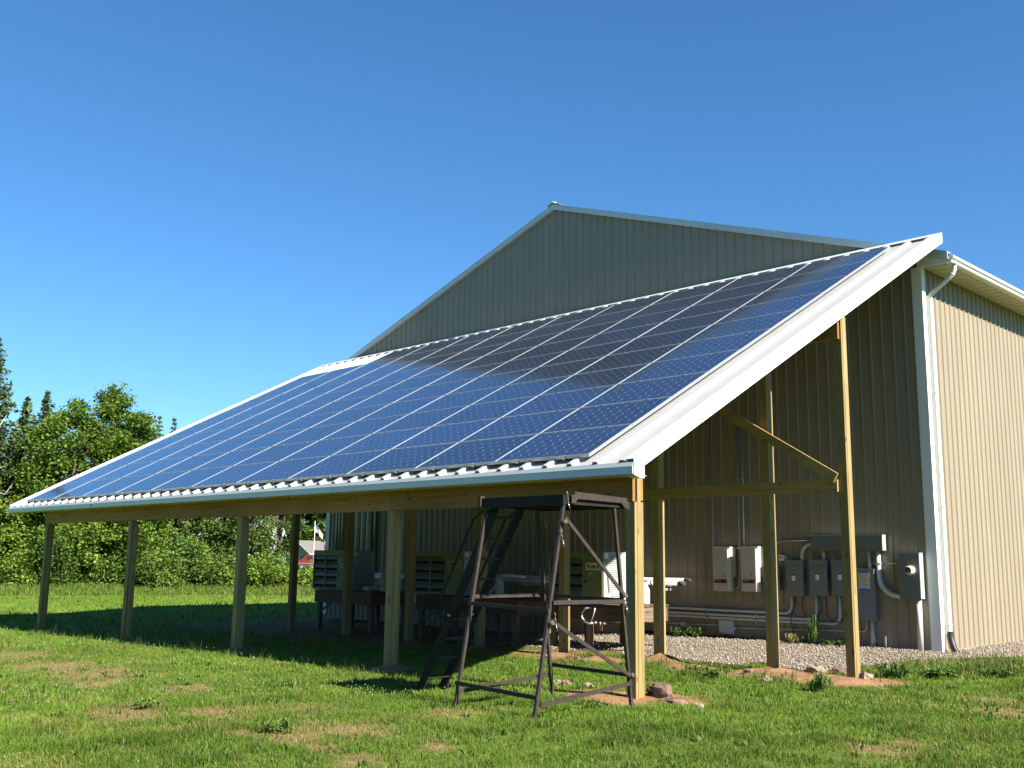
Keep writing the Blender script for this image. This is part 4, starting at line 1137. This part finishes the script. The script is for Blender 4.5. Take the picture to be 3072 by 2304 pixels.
VS, FS, CS = [], [], []; off = 0
for (n, d0, d1, hh, ww) in ((245000, 6.2, 12.5, .044, .0052), (180000, 12.5, 22, .046, .0088), (115000, 22, 62, .07, .022)):
    x, y, d = wedge(n, d0, d1)
    inside = ((x < WX1 + .05) & (x > WX0) & (y > WY - .05))
    u = NR.random(n)
    clump = vnoise(x, y, .22, 61)
    keep = ~inside & (u > soil_amt(x, y) * .97) & (u > gravel_amt(x, y) * 1.05) & (u < 1 - .45 * dry_amt(x, y)) & (u * .8 < clump + .25)
    x, y, d = x[keep], y[keep], d[keep]; n = len(x)
    tall = vnoise(x, y, .8, 62)
    h = hh * (.55 + .9 * vnoise(x, y, .22, 61)) * (.75 + .6 * tall) * NR.uniform(.6, 1.35, n)
    h = h * (1 - .45 * dry_amt(x, y))
    lush = sstep(.58, .85, vnoise(x, y, .55, 63)) * (1 - dry_amt(x, y))
    h = h * (1 + .5 * lush)
    lean = NR.uniform(.15, .95, n)
    w = ww * NR.uniform(.7, 1.4, n)
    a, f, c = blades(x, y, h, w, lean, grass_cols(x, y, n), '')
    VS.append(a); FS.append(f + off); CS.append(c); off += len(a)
# longer unmown tufts along the posts and by the gravel
def tufts(cx, cy, sp, n, h0, h1, col, w=.008):
    global off
    x = NR.normal(cx, sp, n); y = NR.normal(cy, sp, n)
    c = np.array(col)[None] * NR.uniform(.6, 1.35, (n, 1))
    a, f, c = blades(x, y, NR.uniform(h0, h1, n), np.full(n, w) * NR.uniform(.7, 1.3, n), NR.uniform(.1, .8, n), c, '')
    VS.append(a); FS.append(f + off); CS.append(c); off += len(a)
for k in range(60):
    x = -16 + 15.5 * k / 60 + NR.normal(0, .2); y = -.35 + NR.normal(0, .25)
    tufts(x, y, .09, 26, .06, .15, (.11, .17, .025), .006)
for k in range(80):
    x = NR.uniform(.6, 4.5); e_ = 6.2 + (x - .2) * 1.2
    tufts(x, min(e_, 9.0) + NR.normal(-.4, .5), .12, 30, .08, .24, (.10, .15, .03) if k % 3 else (.24, .22, .08), .009)
for k in range(70):
    x = NR.uniform(.7, 4.2); tufts(x, min(6.0 + (x - .2) * .75, 8.6) + NR.normal(0, .35), .10, 16, .06, .20, ((.085, .16, .02), (.13, .20, .03), (.20, .19, .06))[k % 3], .018)
for k in range(30):
    tufts(NR.uniform(-5.2, .9), 4.6 + NR.normal(0, .6), .08, 22, .06, .16, (.09, .15, .03), .009)
for k in range(16):
    tufts(NR.uniform(-6, -.2), WY - .12, .05, 14, .06, .2, (.09, .14, .03), .008)
x, y, d = wedge(520, 8, 20)                       # plantain and clover leaves among the blades
for a_, c_ in zip(x, y):
    if soil_amt(np.array([a_]), np.array([c_]))[0] < .3 and gravel_amt(np.array([a_]), np.array([c_]))[0] < .2 and not (c_ > WY - .3 and a_ < WX1 + .3):
        tufts(a_, c_, .045, int(NR.integers(6, 16)), .03, .075, ((.060, .115, .016), (.075, .135, .020), (.115, .165, .030))[int(NR.integers(0, 3))], NR.uniform(.016, .030))
x, y, d = wedge(9000, 7.8, 13)                    # flattened dead blades
kk_ = (soil_amt(x, y) < .5) & (gravel_amt(x, y) < .3); x, y = x[kk_], y[kk_]; n = len(x)
a, f, c = blades(x, y, NR.uniform(.02, .05, n), np.full(n, .006), NR.uniform(1.2, 2.6, n), np.array((.26, .20, .085))[None] * NR.uniform(.6, 1.2, (n, 1)), '')
VS.append(a); FS.append(f + off); CS.append(c); off += len(a)
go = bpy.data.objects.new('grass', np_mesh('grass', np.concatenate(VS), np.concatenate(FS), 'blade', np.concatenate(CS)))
COL.objects.link(go); tag(go, 'mown lawn grass with dry straw patches', 'grass', kind='stuff')

# clover heads and seed stalks in the lawn
x, y, d = wedge(11000, 8, 34)
cl = vnoise(x, y, 2.2, 71)
k_ = (NR.random(len(x)) < sstep(.45, .85, cl) * (.25 + .75 * ((y < .4) & (x < -1)))) & ~((y > .0) & (x > -19) & (y < 9)) & (dry_amt(x, y) < .3)
x, y = x[k_], y[k_]; n = len(x)
r_ = NR.uniform(.005, .009, n); z = gz(x, y) + NR.uniform(.05, .10, n)
V = (octa[None] * r_[:, None, None] + np.stack([x, y, z], 1)[:, None, :]).reshape(-1, 3)
F = (np.arange(n)[:, None, None] * 6 + of[None]).reshape(-1, 3)
go = bpy.data.objects.new('clover_flowers', np_mesh('clover_flowers', V, F, 'stone', np.repeat(np.array((.42, .42, .36))[None] * NR.uniform(.7, 1.1, (n, 1)), 6, 0)))
COL.objects.link(go); tag(go, 'tiny white clover heads scattered through the lawn', 'flowers', kind='stuff')
VS, FS, CS = [], [], []; off = 0
for k in range(30):
    tufts(NR.uniform(-15, -2.5), -.45 + NR.normal(0, .28), .05, 3, .15, .34, (.14, .17, .05), .0035)
go = bpy.data.objects.new('seed_stalks', np_mesh('seed_stalks', np.concatenate(VS), np.concatenate(FS), 'blade', np.concatenate(CS)))
COL.objects.link(go); tag(go, 'thin pale seed stalks standing along the edge of the canopy shadow', 'stalks', kind='stuff')

# ------------------------------------------------------------------ broad-leaved weeds
def weed(x, y, n, r, h, label, col, seed, group=None, up=.35):
    R_ = np.random.default_rng(seed)
    g = float(gz(x, y))
    t = Thing('weed', (x, y, g), label, 'weed', group)
    mb = MB(); cols = []
    for i in range(n):
        a = R_.uniform(0, 6.28); L_ = r * R_.uniform(.35, .95); w = L_ * R_.uniform(.15, .28); rise = h * R_.uniform(.25, 1.0); ox, oy = R_.normal(0, r * .45, 2)
        z0 = h * R_.uniform(0, up)
        ca_, sa2 = math.cos(a), math.sin(a)
        def P(u, s_, zz): return (x + ox + ca_ * u - sa2 * s_, y + oy + sa2 * u + ca_ * s_, g + zz)
        mb.add([P(.02, 0, z0), P(L_ * .45, w, z0 + rise * .8), P(L_ * .5, 0, z0 + rise * .72), P(L_ * .45, -w, z0 + rise * .8), P(L_, 0, z0 + rise * .55)], [(0, 1, 2), (0, 2, 3), (1, 4, 2), (2, 4, 3)])
        c = np.array(col) * R_.uniform(.6, 1.5) * np.array((R_.uniform(.8, 1.3), 1, 1)); cols += [c] * 5
    o = t.part('leaves', mb, 'leaf'); o['kind'] = 'stuff'
    a = o.data.color_attributes.new('Col', 'FLOAT_COLOR', 'POINT')
    c4 = np.ones((len(cols), 4), np.float32); c4[:, :3] = np.array(cols); a.data.foreach_set('color', c4.ravel())
    mb = MB(); mb.tube([(x, y, g - .02), (x + .005, y, g + h * .9)], [.006, .003], 5); o = t.part('stem', mb, 'leaf')
    a = o.data.color_attributes.new('Col', 'FLOAT_COLOR', 'POINT'); c4 = np.ones((len(o.data.vertices), 4), np.float32); c4[:, :3] = (.12, .15, .05); a.data.foreach_set('color', c4.ravel())
weed(-2.52, -4.22, 80, .13, .11, 'leafy dock weed above the long dry patch on the left lawn', (.105, .170, .034), 1)
weed(-.19, -4.11, 80, .12, .12, 'leafy dock weed in the front lawn near the dry spots', (.105, .170, .034), 2)
weed(1.17, 3.28, 110, .13, .22, 'spiky dark weed in front of the soil by the end post', (.085, .145, .030), 3)
weed(-.58, 3.46, 50, .20, .17, 'bright leafy weed left of the soil patch', (.07, .13, .025), 4)
weed(.95, 5.9, 150, .19, .20, 'broad leafy weed right behind the end post', (.07, .13, .025), 5)
weed(1.5, 6.35, 120, .22, .15, 'broad leafy weed at the gravel edge right of the end post', (.09, .155, .030), 6)
weed(2.15, 6.9, 100, .2, .11, 'low leafy weed farther right along the gravel edge', (.07, .13, .03), 8)
weed(-1.4, 4.1, 36, .17, .12, 'small leafy weed on the soil left of the second-row post', (.07, .13, .025), 7)
weed(-2.05, 8.95, 60, .11, .42, 'upright leafy weed against the wall below the conduits', (.06, .12, .03), 9, up=.85)
weed(-2.4, 8.85, 60, .16, .2, 'dry yellowish weed tuft at the wall beside the upright weed', (.20, .19, .08), 10)
weed(-1.6, 8.9, 60, .22, .14, 'low green weed clump at the wall beside the end post', (.05, .11, .02), 11)
weed(-5.2, 8.9, 36, .15, .2, 'thin weed at the wall behind the timber stand end', (.07, .13, .03), 12)
weed(-4.75, 8.9, 36, .17, .24, 'dark leafy weed at the wall left of the square junction box', (.085, .145, .030), 13)
weed(2.85, 7.6, 170, .26, .22, 'largest leafy weed clump on the right lawn edge', (.085, .145, .030), 14)

# ------------------------------------------------------------------ trees and shrubs beyond the meadow
def leaf_cloud(name, C3, size, cols, R_, flat=.5, elong=1.0, matn='leaf'):
    n = len(C3)
    nrm = R_.normal(0, 1, (n, 3)); nrm[:, 2] = np.abs(nrm[:, 2]) + flat; nrm /= np.linalg.norm(nrm, axis=1)[:, None]
    t1 = np.cross(nrm, R_.normal(0, 1, (n, 3))); t1 /= np.linalg.norm(t1, axis=1)[:, None]
    t2 = np.cross(nrm, t1)
    s = size[:, None]
    V = np.stack([C3 + t1 * s * elong, C3 + t2 * s * .62, C3 - t1 * s * elong * .7, C3 - t2 * s * .55], 1).reshape(-1, 3)
    F = np.arange(4 * n).reshape(-1, 4)
    return np_mesh(name, V, F, matn, np.repeat(cols, 4, 0))

def pos_at(u, dist):
    """ground point at a bearing (radians left of +y) and distance from where the photographer stood"""
    return CAM[0] - math.sin(u) * dist, CAM[1] + math.cos(u) * dist

def add_leaf(t, me, nm):
    o = bpy.data.objects.new(nm, me); COL.objects.link(o); o.parent = t.o; o['kind'] = 'stuff'
    return o

def broadleaf(brg, dist, h, rx, label, col, seed, n=4200, base=.02, group='broadleaf trees beyond the meadow', lobes=60, ls=.088):
    R_ = np.random.default_rng(seed); n = int(n * 3.4) if dist < 100 else n
    x, y = pos_at(brg, dist); g = -.25
    t = Thing('broadleaf_tree', (x, y, g), label, 'tree', group)
    cz = h * (base + (1 - base) * .5); rz = h * (1 - base) * .5
    L_ = R_.normal(0, 1, (lobes, 3)); L_ /= np.linalg.norm(L_, axis=1)[:, None]
    L_ *= R_.uniform(.35, .98, (lobes, 1)) ** .7; L_ = L_ * np.array((rx, rx, rz)) + np.array((0, 0, cz))
    tp = 1.18 - .72 * np.clip(L_[:, 2] / h, 0, 1); L_[:, :2] *= tp[:, None]
    lr = rx * R_.uniform(.20, .42, lobes) * (.35 + .65 * tp)
    k = R_.integers(0, lobes, n)
    d = R_.normal(0, 1, (n, 3)); d /= np.linalg.norm(d, axis=1)[:, None]
    C3 = L_[k] + d * (lr[k] * np.abs(R_.normal(.62, .34, n)))[:, None] * np.array((1, 1, .8))
    C3 = C3[C3[:, 2] > .3]; kk = k[:len(C3)]; n = len(C3)
    lob = R_.uniform(.75, 1.3, lobes)
    cols = np.array(col)[None] * (lob[kk] * R_.uniform(.6, 1.4, n))[:, None]
    cols[:, 0] *= R_.uniform(.85, 1.25, n)
    add_leaf(t, leaf_cloud('crown', C3, R_.uniform(.7, 1.4, n) * ls, cols, R_), 'crown')
    mb = MB(); mb.tube([(x, y, g - .2), (x + .1, y, g + h * .3), (x + .2, y + .1, g + h * .6), (x + .1, y, g + h * .85)], [h * .014, h * .010, h * .006, .02], 8)
    for i in range(7):
        q = Vector(L_[R_.integers(0, lobes)]) + Vector((x, y, g)); z_ = g + h * R_.uniform(.2, .5)
        mb.tube([(x + .1, y, z_), (Vector((x, y, z_ + h * .06)) + q) / 2, q], [h * .009, h * .006, .02], 6)
    t.part('trunk', mb, 'bark')
    return t

def spruce(brg, dist, h, r, label, col, seed, n_wh=44, group='spruces beyond the meadow', low=.05):
    R_ = np.random.default_rng(seed)
    x, y = pos_at(brg, dist); g = -.25
    t = Thing('spruce_tree', (x, y, g), label, 'tree', group)
    pts = []; br = MB()
    for w in range(n_wh):
        f = w / (n_wh - 1); z = h * (low + (1 - low) * f ** .9)
        L_ = r * (1 - f) ** .85 * R_.uniform(.75, 1.15) + .12
        nb = int(5 + 6 * (1 - f))
        a0 = R_.uniform(0, 6.28)
        for b_ in range(nb):
            a = a0 + 6.283 * b_ / nb + R_.normal(0, .25); Lb = L_ * R_.uniform(.65, 1.15)
            m_ = max(7, int(Lb * 24))
            s = R_.uniform(.06, 1.0, m_) ** .8
            droop = -.28 * Lb * s + .16 * Lb * s ** 3
            sp = R_.normal(0, .11 * Lb, m_) * (.35 + s * .65)
            pts.append(np.stack([np.cos(a) * Lb * s - np.sin(a) * sp, np.sin(a) * Lb * s + np.cos(a) * sp, z + droop + R_.normal(0, .05, m_) - np.abs(R_.normal(0, .12, m_)) * Lb * .4], 1))
    C3 = np.concatenate(pts); C3 = C3[C3[:, 2] > .15]; n = len(C3)
    cols = np.array(col)[None] * R_.uniform(.5, 1.45, (n, 1))
    add_leaf(t, leaf_cloud('crown', C3, R_.uniform(.07, .15, n), cols, R_, .2, 1.5, 'needle'), 'crown')
    mb = MB(); mb.tube([(x, y, g - .2), (x, y, g + h * .5), (x, y, g + h * .99)], [h * .014, h * .008, .015], 7); t.part('trunk', mb, 'bark')
    return t

def shrub(brg, dist, h, r, label, col, seed, n=1500, group='shrubs at the meadow edge', ls=.08):
    R_ = np.random.default_rng(seed); n = int(n * 2.6)
    x, y = pos_at(brg, dist); g = -.25
    t = Thing('shrub', (x, y, g), label, 'shrub', group)
    lobes = 12
    L_ = np.stack([R_.normal(0, r * .45, lobes), R_.normal(0, r * .45, lobes), R_.uniform(.15, .85, lobes) * h], 1)
    k = R_.integers(0, lobes, n)
    C3 = L_[k] + R_.normal(0, 1, (n, 3)) * np.array((r * .24, r * .24, h * .14))
    C3[:, 2] = np.abs(C3[:, 2])
    lob = R_.uniform(.8, 1.25, lobes)
    cols = np.array(col)[None] * (lob[k] * R_.uniform(.72, 1.28, n))[:, None]
    add_leaf(t, leaf_cloud('foliage', C3, R_.uniform(.6, 1.4, n) * ls, cols, R_), 'foliage')
    mb = MB()
    for i in range(5):
        q = Vector(L_[i]) + Vector((x, y, g)); mb.tube([(x + R_.normal(0, .1), y + R_.normal(0, .1), g - .1), q], [.03, .012], 5)
    t.part('stems', mb, 'bark')['kind'] = 'stuff'
    return t

D = math.radians
DG = (.055, .100, .018); MG = (.100, .175, .022); LG = (.140, .220, .030); SG = (.060, .096, .028)
spruce(D(72.4), 60, 13.0, 3.3, 'tallest dark spruce at the far left edge', SG, 1, 46)
spruce(D(70.8), 62, 10.2, 2.6, 'slim spruce between the tall spruce and the broadleaf trees, left of its twin', (.070, .112, .030), 2)
spruce(D(69.9), 64, 10.9, 2.5, 'slim spruce standing just left of the broad tree crowns', (.070, .112, .030), 3)
spruce(D(64.35), 86, 12.6, 2.1, 'small far spruce showing above the roof edge, wider of two', SG, 4, 34)
spruce(D(63.6), 86, 12.5, 1.6, 'small far spruce showing above the roof edge, slimmer of two', SG, 5, 34)
spruce(D(63.4), 60, 6.6, 2.1, 'drooping spruce seen under the canopy between the first and second posts', (.080, .125, .032), 6, 30)
spruce(D(60.2), 59, 5.6, 1.7, 'loose spruce in front of the white house under the canopy', (.085, .130, .032), 7, 18)
broadleaf(D(68.5), 58, 10.6, 3.0, 'broad green tree with rounded crown left of the spired tree', MG, 11, 9500, lobes=75)
broadleaf(D(66.7), 59, 11.3, 2.7, 'green tree whose crown rises to a narrow spire', (.100, .170, .022), 12, 8500, lobes=75)
broadleaf(D(66.5), 59.5, 12.2, 1.0, 'young narrow tree forming the spire above the crown', MG, 13, 1500, .25, lobes=30)
broadleaf(D(65.5), 57, 9.8, 2.4, 'green tree on the right end of the wood against the roof edge', MG, 14, 6500, lobes=70)
broadleaf(D(72.6), 58, 6.2, 2.0, 'light green tree below the tall spruce at the left edge', LG, 15, 3500)
broadleaf(D(70.7), 57.5, 5.4, 1.7, 'light green tree beneath the pair of slim spruces', LG, 16, 3000)
broadleaf(D(69.2), 60, 7.5, 2.0, 'dark tree in the shade behind the first canopy post', DG, 17, 3500)
broadleaf(D(67.2), 57, 6.5, 1.9, 'bright tree between the first and second canopy posts', LG, 18, 4200)
broadleaf(D(65.3), 58, 6.8, 1.9, 'mid green tree behind the second canopy post', MG, 19, 4000)
broadleaf(D(71.7), 66, 8.2, 2.6, 'broad dark green tree behind the spruces at the left', DG, 23, 4500)
broadleaf(D(67.6), 65, 8.8, 2.6, 'dark tree in the gap between the two broad crowns', DG, 24, 4500)
broadleaf(D(63.9), 64, 7.6, 2.2, 'dark tree behind the drooping spruce under the canopy', DG, 25, 3800)
broadleaf(D(60.9), 60, 6.6, 1.8, 'leafy tree hiding most of the white house', MG, 26, 2300)
broadleaf(D(62.2), 62, 7.4, 2.2, 'dark tree left of the white house beyond the meadow', DG, 20, 4000)
broadleaf(D(59.3), 58, 6.6, 1.9, 'yellow green tree right of the white house beyond the meadow', (.085, .14, .024), 21, 2600)
broadleaf(D(57.9), 66, 7.6, 1.6, 'dark leafy tree beside the grey house', DG, 22, 3000)
for i, (b_, dd, hh, rr) in enumerate(((58.2, 175, 17, 5), (56.6, 200, 18, 6), (55.0, 205, 19, 6), (53.6, 200, 18, 6), (60.4, 170, 15, 6), (62.8, 150, 13, 6), (66, 140, 12, 6), (70, 140, 12, 6))):
    broadleaf(D(b_), dd, hh, rr, (('tall dark tree far behind the grey house, leftmost of four', 'tall dark tree far behind the grey house, second of four', 'tall dark tree far behind the flagpole, third of four', 'tall dark tree far behind the barn corner, rightmost of four')[i] if i < 4 else 'distant dark tree filling the gaps behind the wood'), DG, 40 + i, 6500, .05, 'distant trees behind the grey house' if i < 4 else 'distant trees behind the wood', 22, .5)
broadleaf(D(55.3), 160, 6.0, 1.8, 'small tree overhanging the grey house roof beside the flagpole', (.07, .12, .022), 60, 900, .3, lobes=12, ls=.2)
# bare birch at the far left
x, y = pos_at(D(72.35), 56.5); t = Thing('bare_tree', (x, y, -.25), 'bare white forked trunk at the far left edge', 'tree')
rx_, ry_ = math.cos(D(72.35)), math.sin(D(72.35))
def bp(a, z): return (x + rx_ * a, y + ry_ * a, z)
mb = MB(); mb.tube([bp(-.6, -.4), bp(-.35, 4.5), bp(-.05, 7.0), bp(.25, 8.7)], [.10, .085, .06, .02], 7); tk = t.part('trunk', mb, 'bark_birch')
mb = MB(); mb.tube([bp(-.1, 6.6), bp(.3, 7.6), bp(.65, 8.3)], [.05, .03, .012], 6); t.part('limb', mb, 'bark_birch')
mb = MB(); mb.tube([bp(-.45, 3.8), bp(.3, 4.6), bp(.9, 4.4), bp(1.2, 4.9)], [.04, .03, .02, .01], 6); t.part('limb', mb, 'bark_birch')
mb = MB(); mb.tube([bp(-.4, 4.6), bp(.2, 5.5), bp(.8, 5.8)], [.03, .02, .01], 6); t.part('limb', mb, 'bark_birch')
# the hedge of shrubs, one by one
words = ('first', 'second', 'third', 'fourth', 'fifth', 'sixth', 'seventh', 'eighth', 'ninth', 'tenth', 'eleventh', 'twelfth', 'thirteenth', 'fourteenth', 'fifteenth', 'sixteenth', 'seventeenth', 'eighteenth', 'nineteenth', 'twentieth')
hs = [2.2, 2.6, 1.9, 2.0, 3.0, 2.7, 2.4, 1.8, 2.5, 2.2, 2.0, 2.6, 2.3, 1.9, 2.2, 2.0, 1.25, 1.05, 1.2, 1.5]
for i in range(20):
    col = (LG, (.110, .175, .030), (.080, .145, .024))[i % 3]
    shrub(D(73.2 - i * .95), 55.3 + (i * 7 % 5) * .5, hs[i], 1.15, 'bright green shrub at the meadow edge, %s from the left' % words[i], col, 80 + i, 1900)
# unmown strip at its foot
VS, FS, CS = [], [], []; off = 0
n = 26000
ang = NR.uniform(D(52), D(75), n); dd = NR.uniform(51.5, 56.5, n)
x = CAM[0] - np.sin(ang) * dd; y = CAM[1] + np.cos(ang) * dd
k_ = NR.random(n) < sstep(51.3, 53.5, dd + vnoise(x, y, 2.0, 91) * 1.5 - .7); x, y, dd = x[k_], y[k_], dd[k_]; n = len(x)
c = lin((.095, .170, .022), (.165, .200, .040), vnoise(x, y, 1.5, 92)) * NR.uniform(.7, 1.3, (n, 1))
a, f, c = blades(x, y, NR.uniform(.15, .6, n) * (.35 + .65 * sstep(51.5, 55, dd)), np.full(n, .04), NR.uniform(.1, .6, n), c, '')
go = bpy.data.objects.new('tall_grass', np_mesh('tall_grass', a, f, 'blade', c)); COL.objects.link(go)
tag(go, 'unmown yellow green grass in front of the shrubs', 'grass', kind='stuff')

# ------------------------------------------------------------------ houses, van, flag
def frame_at(b, dist):
    x, y = pos_at(D(b), dist); d = Vector((-math.sin(D(b)), math.cos(D(b)), 0)); r = Vector((math.cos(D(b)), math.sin(D(b)), 0))
    return Vector((x, y, -.25)), r, d
def house(b, dist, label, rd, hw, ln, ze, zr, wallm, windows):
    o, r, d = frame_at(b, dist)
    ax = (r * rd[0] + d * rd[1]).normalized(); gd = Vector((ax.y, -ax.x, 0))      # ridge direction, gable direction towards the viewer
    if gd.dot(d) > 0: gd = -gd
    t = Thing('house', tuple(o), label, 'house')
    def P(a, g, z): return o + ax * a + gd * g + Vector((0, 0, z))
    mb = MB()
    mb.add([P(0, -hw, -.3), P(0, hw, -.3), P(0, hw, ze), P(0, 0, zr - .1), P(0, -hw, ze)], [(0, 1, 2, 3, 4)])
    mb.add([P(0, hw, -.3), P(ln, hw, -.3), P(ln, hw, ze), P(0, hw, ze)], [(0, 1, 2, 3)])
    mb.add([P(ln, hw, -.3), P(ln, -hw, -.3), P(ln, -hw, ze), P(ln, 0, zr - .1), P(ln, hw, ze)], [(0, 1, 2, 3, 4)])
    mb.add([P(0, -hw, -.3), P(ln, -hw, -.3), P(ln, -hw, ze), P(0, -hw, ze)], [(3, 2, 1, 0)])
    t.part('wall', mb, wallm)
    for s in (1, -1):
        mb = MB(); mb.extr([P(-.35, 0, zr), P(ln + .35, 0, zr), P(ln + .35, s * (hw + .4), ze - .12), P(-.35, s * (hw + .4), ze - .12)], (0, 0, .09)); rf = t.part('roof', mb, 'house_roof')
        mb = MB(); mb.extr([P(-.36, 0, zr - .06), P(-.36, s * (hw + .42), ze - .2), P(-.36, s * (hw + .42), ze - .02), P(-.36, 0, zr + .1)], tuple(-ax * .05)); t.part('rake_board', mb, 'house_white', rf)
        mb = MB(); mb.bar(P(-.35, s * (hw + .43), ze - .1), P(ln + .35, s * (hw + .43), ze - .1), .08, .2); t.part('gutter', mb, 'house_white', rf)
    for (face, a, z0, w, h) in windows:
        q = (lambda u, z: P(-.03, u, z)) if face == 'g' else (lambda u, z: P(u, hw + .03, z))
        n_ = -ax if face == 'g' else gd
        mb = MB(); mb.extr([q(a - w / 2 - .1, z0 - .1), q(a + w / 2 + .1, z0 - .1), q(a + w / 2 + .1, z0 + h + .1), q(a - w / 2 - .1, z0 + h + .1)], tuple(n_ * .04)); wf = t.part('window', mb, 'house_white')
        mb = MB(); mb.extr([Vector(v) + n_ * .045 for v in (q(a - w / 2, z0), q(a + w / 2, z0), q(a + w / 2, z0 + h), q(a - w / 2, z0 + h))], tuple(n_ * .01)); t.part('pane', mb, 'window_dark', wf)
    return t
house(56.85, 172, 'low blue grey house with brown roof behind the red van', (.8, .6), 3.4, 13, 2.25, 4.25, 'house_wall', [('g', -1.2, .9, .9, 1.1), ('s', 3, .8, 1.6, 1.2), ('s', 8, .8, 1.6, 1.2)])
house(62.3, 108, 'white house glimpsed through the tree leaves beyond the meadow', (.95, -.3), 4.0, 8.5, 3.9, 6.2, 'house_white', [('s', 1.4, 1.0, 1.0, 1.3), ('s', 4.2, 1.0, 1.0, 1.3), ('s', 6.8, 1.0, 1.0, 1.3), ('g', 0, 1.2, 1.2, 1.2)])

o, r, d = frame_at(56.05, 150)
t = Thing('parked_van', tuple(o), 'red van parked behind the hedge in front of the grey house', 'van')
f = (-r * .97 - d * .25).normalized(); s = Vector((-f.y, f.x, 0)); s = s if s.dot(d) < 0 else -s       # nose to the left; s = side facing the viewer
def P(a, b_, z): return o + f * a + s * b_ + Vector((0, 0, z + .1))
sec = [(-2.3, .38), (-2.35, .9), (-2.28, 1.35), (-2.05, 1.88), (-1.7, 1.95), (.75, 1.95), (1.05, 1.86), (1.65, 1.25), (2.45, 1.05), (2.55, .75), (2.5, .38)]
mb = MB(); mb.extr([P(a, .9, z) for a, z in sec], tuple(-s * 1.8)); bd = t.part('body', mb, 'van_red')
for a0, a1, nm in ((-1.95, -1.15, 'window'), (-.95, -.1, 'window'), (.1, .95, 'window')):
    mb = MB(); mb.extr([P(a0, .905, 1.22), P(a1, .905, 1.22), P(a1, .905, 1.76), P(a0 + .05, .905, 1.76)], tuple(s * .012)); t.part(nm, mb, 'window_dark')
mb = MB(); mb.extr([P(1.1, .8, 1.82), P(1.62, .8, 1.28), P(1.62, -.8, 1.28), P(1.1, -.8, 1.82)], (0, 0, .03)); t.part('windscreen', mb, 'window_dark')
for a in (-1.5, 1.65):
    for b_ in (.86, -.86):
        mb = MB(); c0 = P(a, b_, .25); mb.tube([c0 - s * .11, c0 + s * .11], .34, 16); w = t.part('wheel', mb, 'tyre')
        mb = MB(); mb.tube([c0 + s * (.111 if b_ > 0 else -.111), c0 + s * (.125 if b_ > 0 else -.125)], .2, 12); t.part('rim', mb, 'chrome', w)
mb = MB(); mb.box(0, 0, 0, 0, 0, 0) if False else mb.bar(P(-2.2, .915, .72), P(2.4, .915, .72), .02, .07); t.part('side_trim', mb, 'chrome')
mb = MB(); mb.bar(P(-2.38, .85, .45), P(-2.38, -.85, .45), .12, .2); t.part('bumper', mb, 'chrome')

o, r, d = frame_at(55.95, 140)
t = Thing('flagpole', tuple(o), 'white flagpole beside the red van', 'flagpole')
mb = MB(); mb.tube([o + Vector((0, 0, -.3)), o + Vector((.0, 0, 3.5)), o + Vector((0, 0, 6.3))], [.055, .045, .03], 8); t.part('pole', mb, 'pole_white')
mb = MB(); mb.tube([o + Vector((0, 0, 6.28)), o + Vector((0, 0, 6.36)), o + Vector((0, 0, 6.44))], [.03, .07, .02], 8); t.part('finial', mb, 'meter_ring')
t = Thing('flag', tuple(o + Vector((0, 0, 4.9))), 'red, white and blue striped flag drooping from the white flagpole', 'flag')
def FP(u, v):                                   # u along the fly, v down the hoist: a drooping, rippled cloth
    q = o + r * (.06 + 1.05 * u + .1 * math.sin(6 * u)) + d * (.12 * math.sin(7 * u + 1)) + Vector((0, 0, 5.9 - .95 * v * (1 - .25 * u) - 1.15 * u ** 1.3))
    return q
st = {'flag_red': MB(), 'flag_white': MB()}
for j in range(13):
    mb = MB(); v0, v1 = j / 13, (j + 1) / 13
    for i in range(12):
        u0, u1 = i / 12, (i + 1) / 12
        if j < 7 and u1 <= .42: continue
        a = [FP(u0, v0), FP(u1, v0), FP(u1, v1), FP(u0, v1)]
        mb.add(a + [q + d * .006 for q in a], [(0, 1, 2, 3), (7, 6, 5, 4)])
    t.part('stripe', mb, 'flag_red' if j % 2 == 0 else 'flag_white')
mb = MB()
for i in range(5):
    for j in range(4):
        a = [FP(i / 12, j * 7 / 52), FP((i + 1) / 12, j * 7 / 52), FP((i + 1) / 12, (j + 1) * 7 / 52), FP(i / 12, (j + 1) * 7 / 52)]
        mb.add(a + [q + d * .006 for q in a], [(0, 1, 2, 3), (7, 6, 5, 4)])
cn = t.part('canton', mb, 'flag_blue')
mb = MB()
for i in range(4):
    for j in range(4):
        q = FP((i + .5) / 11.5, (j + .5) * 7 / 54) - d * .012; mb.add([q + r * .022, q + Vector((0, 0, .022)), q - r * .022, q - Vector((0, 0, .022))], [(0, 1, 2, 3)])
t.part('stars', mb, 'flag_white', cn)['kind'] = 'stuff'

# unseen leaf ring, added behind the camera to cut fill light under the canopy
R_ = np.random.default_rng(5); n = 60000
ang = R_.uniform(D(95), D(330), n); rr_ = R_.uniform(62, 78, n); hh_ = (7 + 5 * vnoise(ang * 40, ang * 0, 3.0, 5)) 
C3 = np.stack([-5 - np.sin(ang) * rr_, -2 + np.cos(ang) * rr_, hh_ * R_.uniform(0, 1, n) ** .8 - .2], 1)
cols = np.array(MG)[None] * R_.uniform(.5, 1.4, (n, 1))
go = bpy.data.objects.new('woodland', leaf_cloud('woodland', C3, R_.uniform(.35, .8, n), cols, R_)); COL.objects.link(go)
tag(go, 'unseen green leaf ring added to block low sky light', 'woodland', kind='stuff')
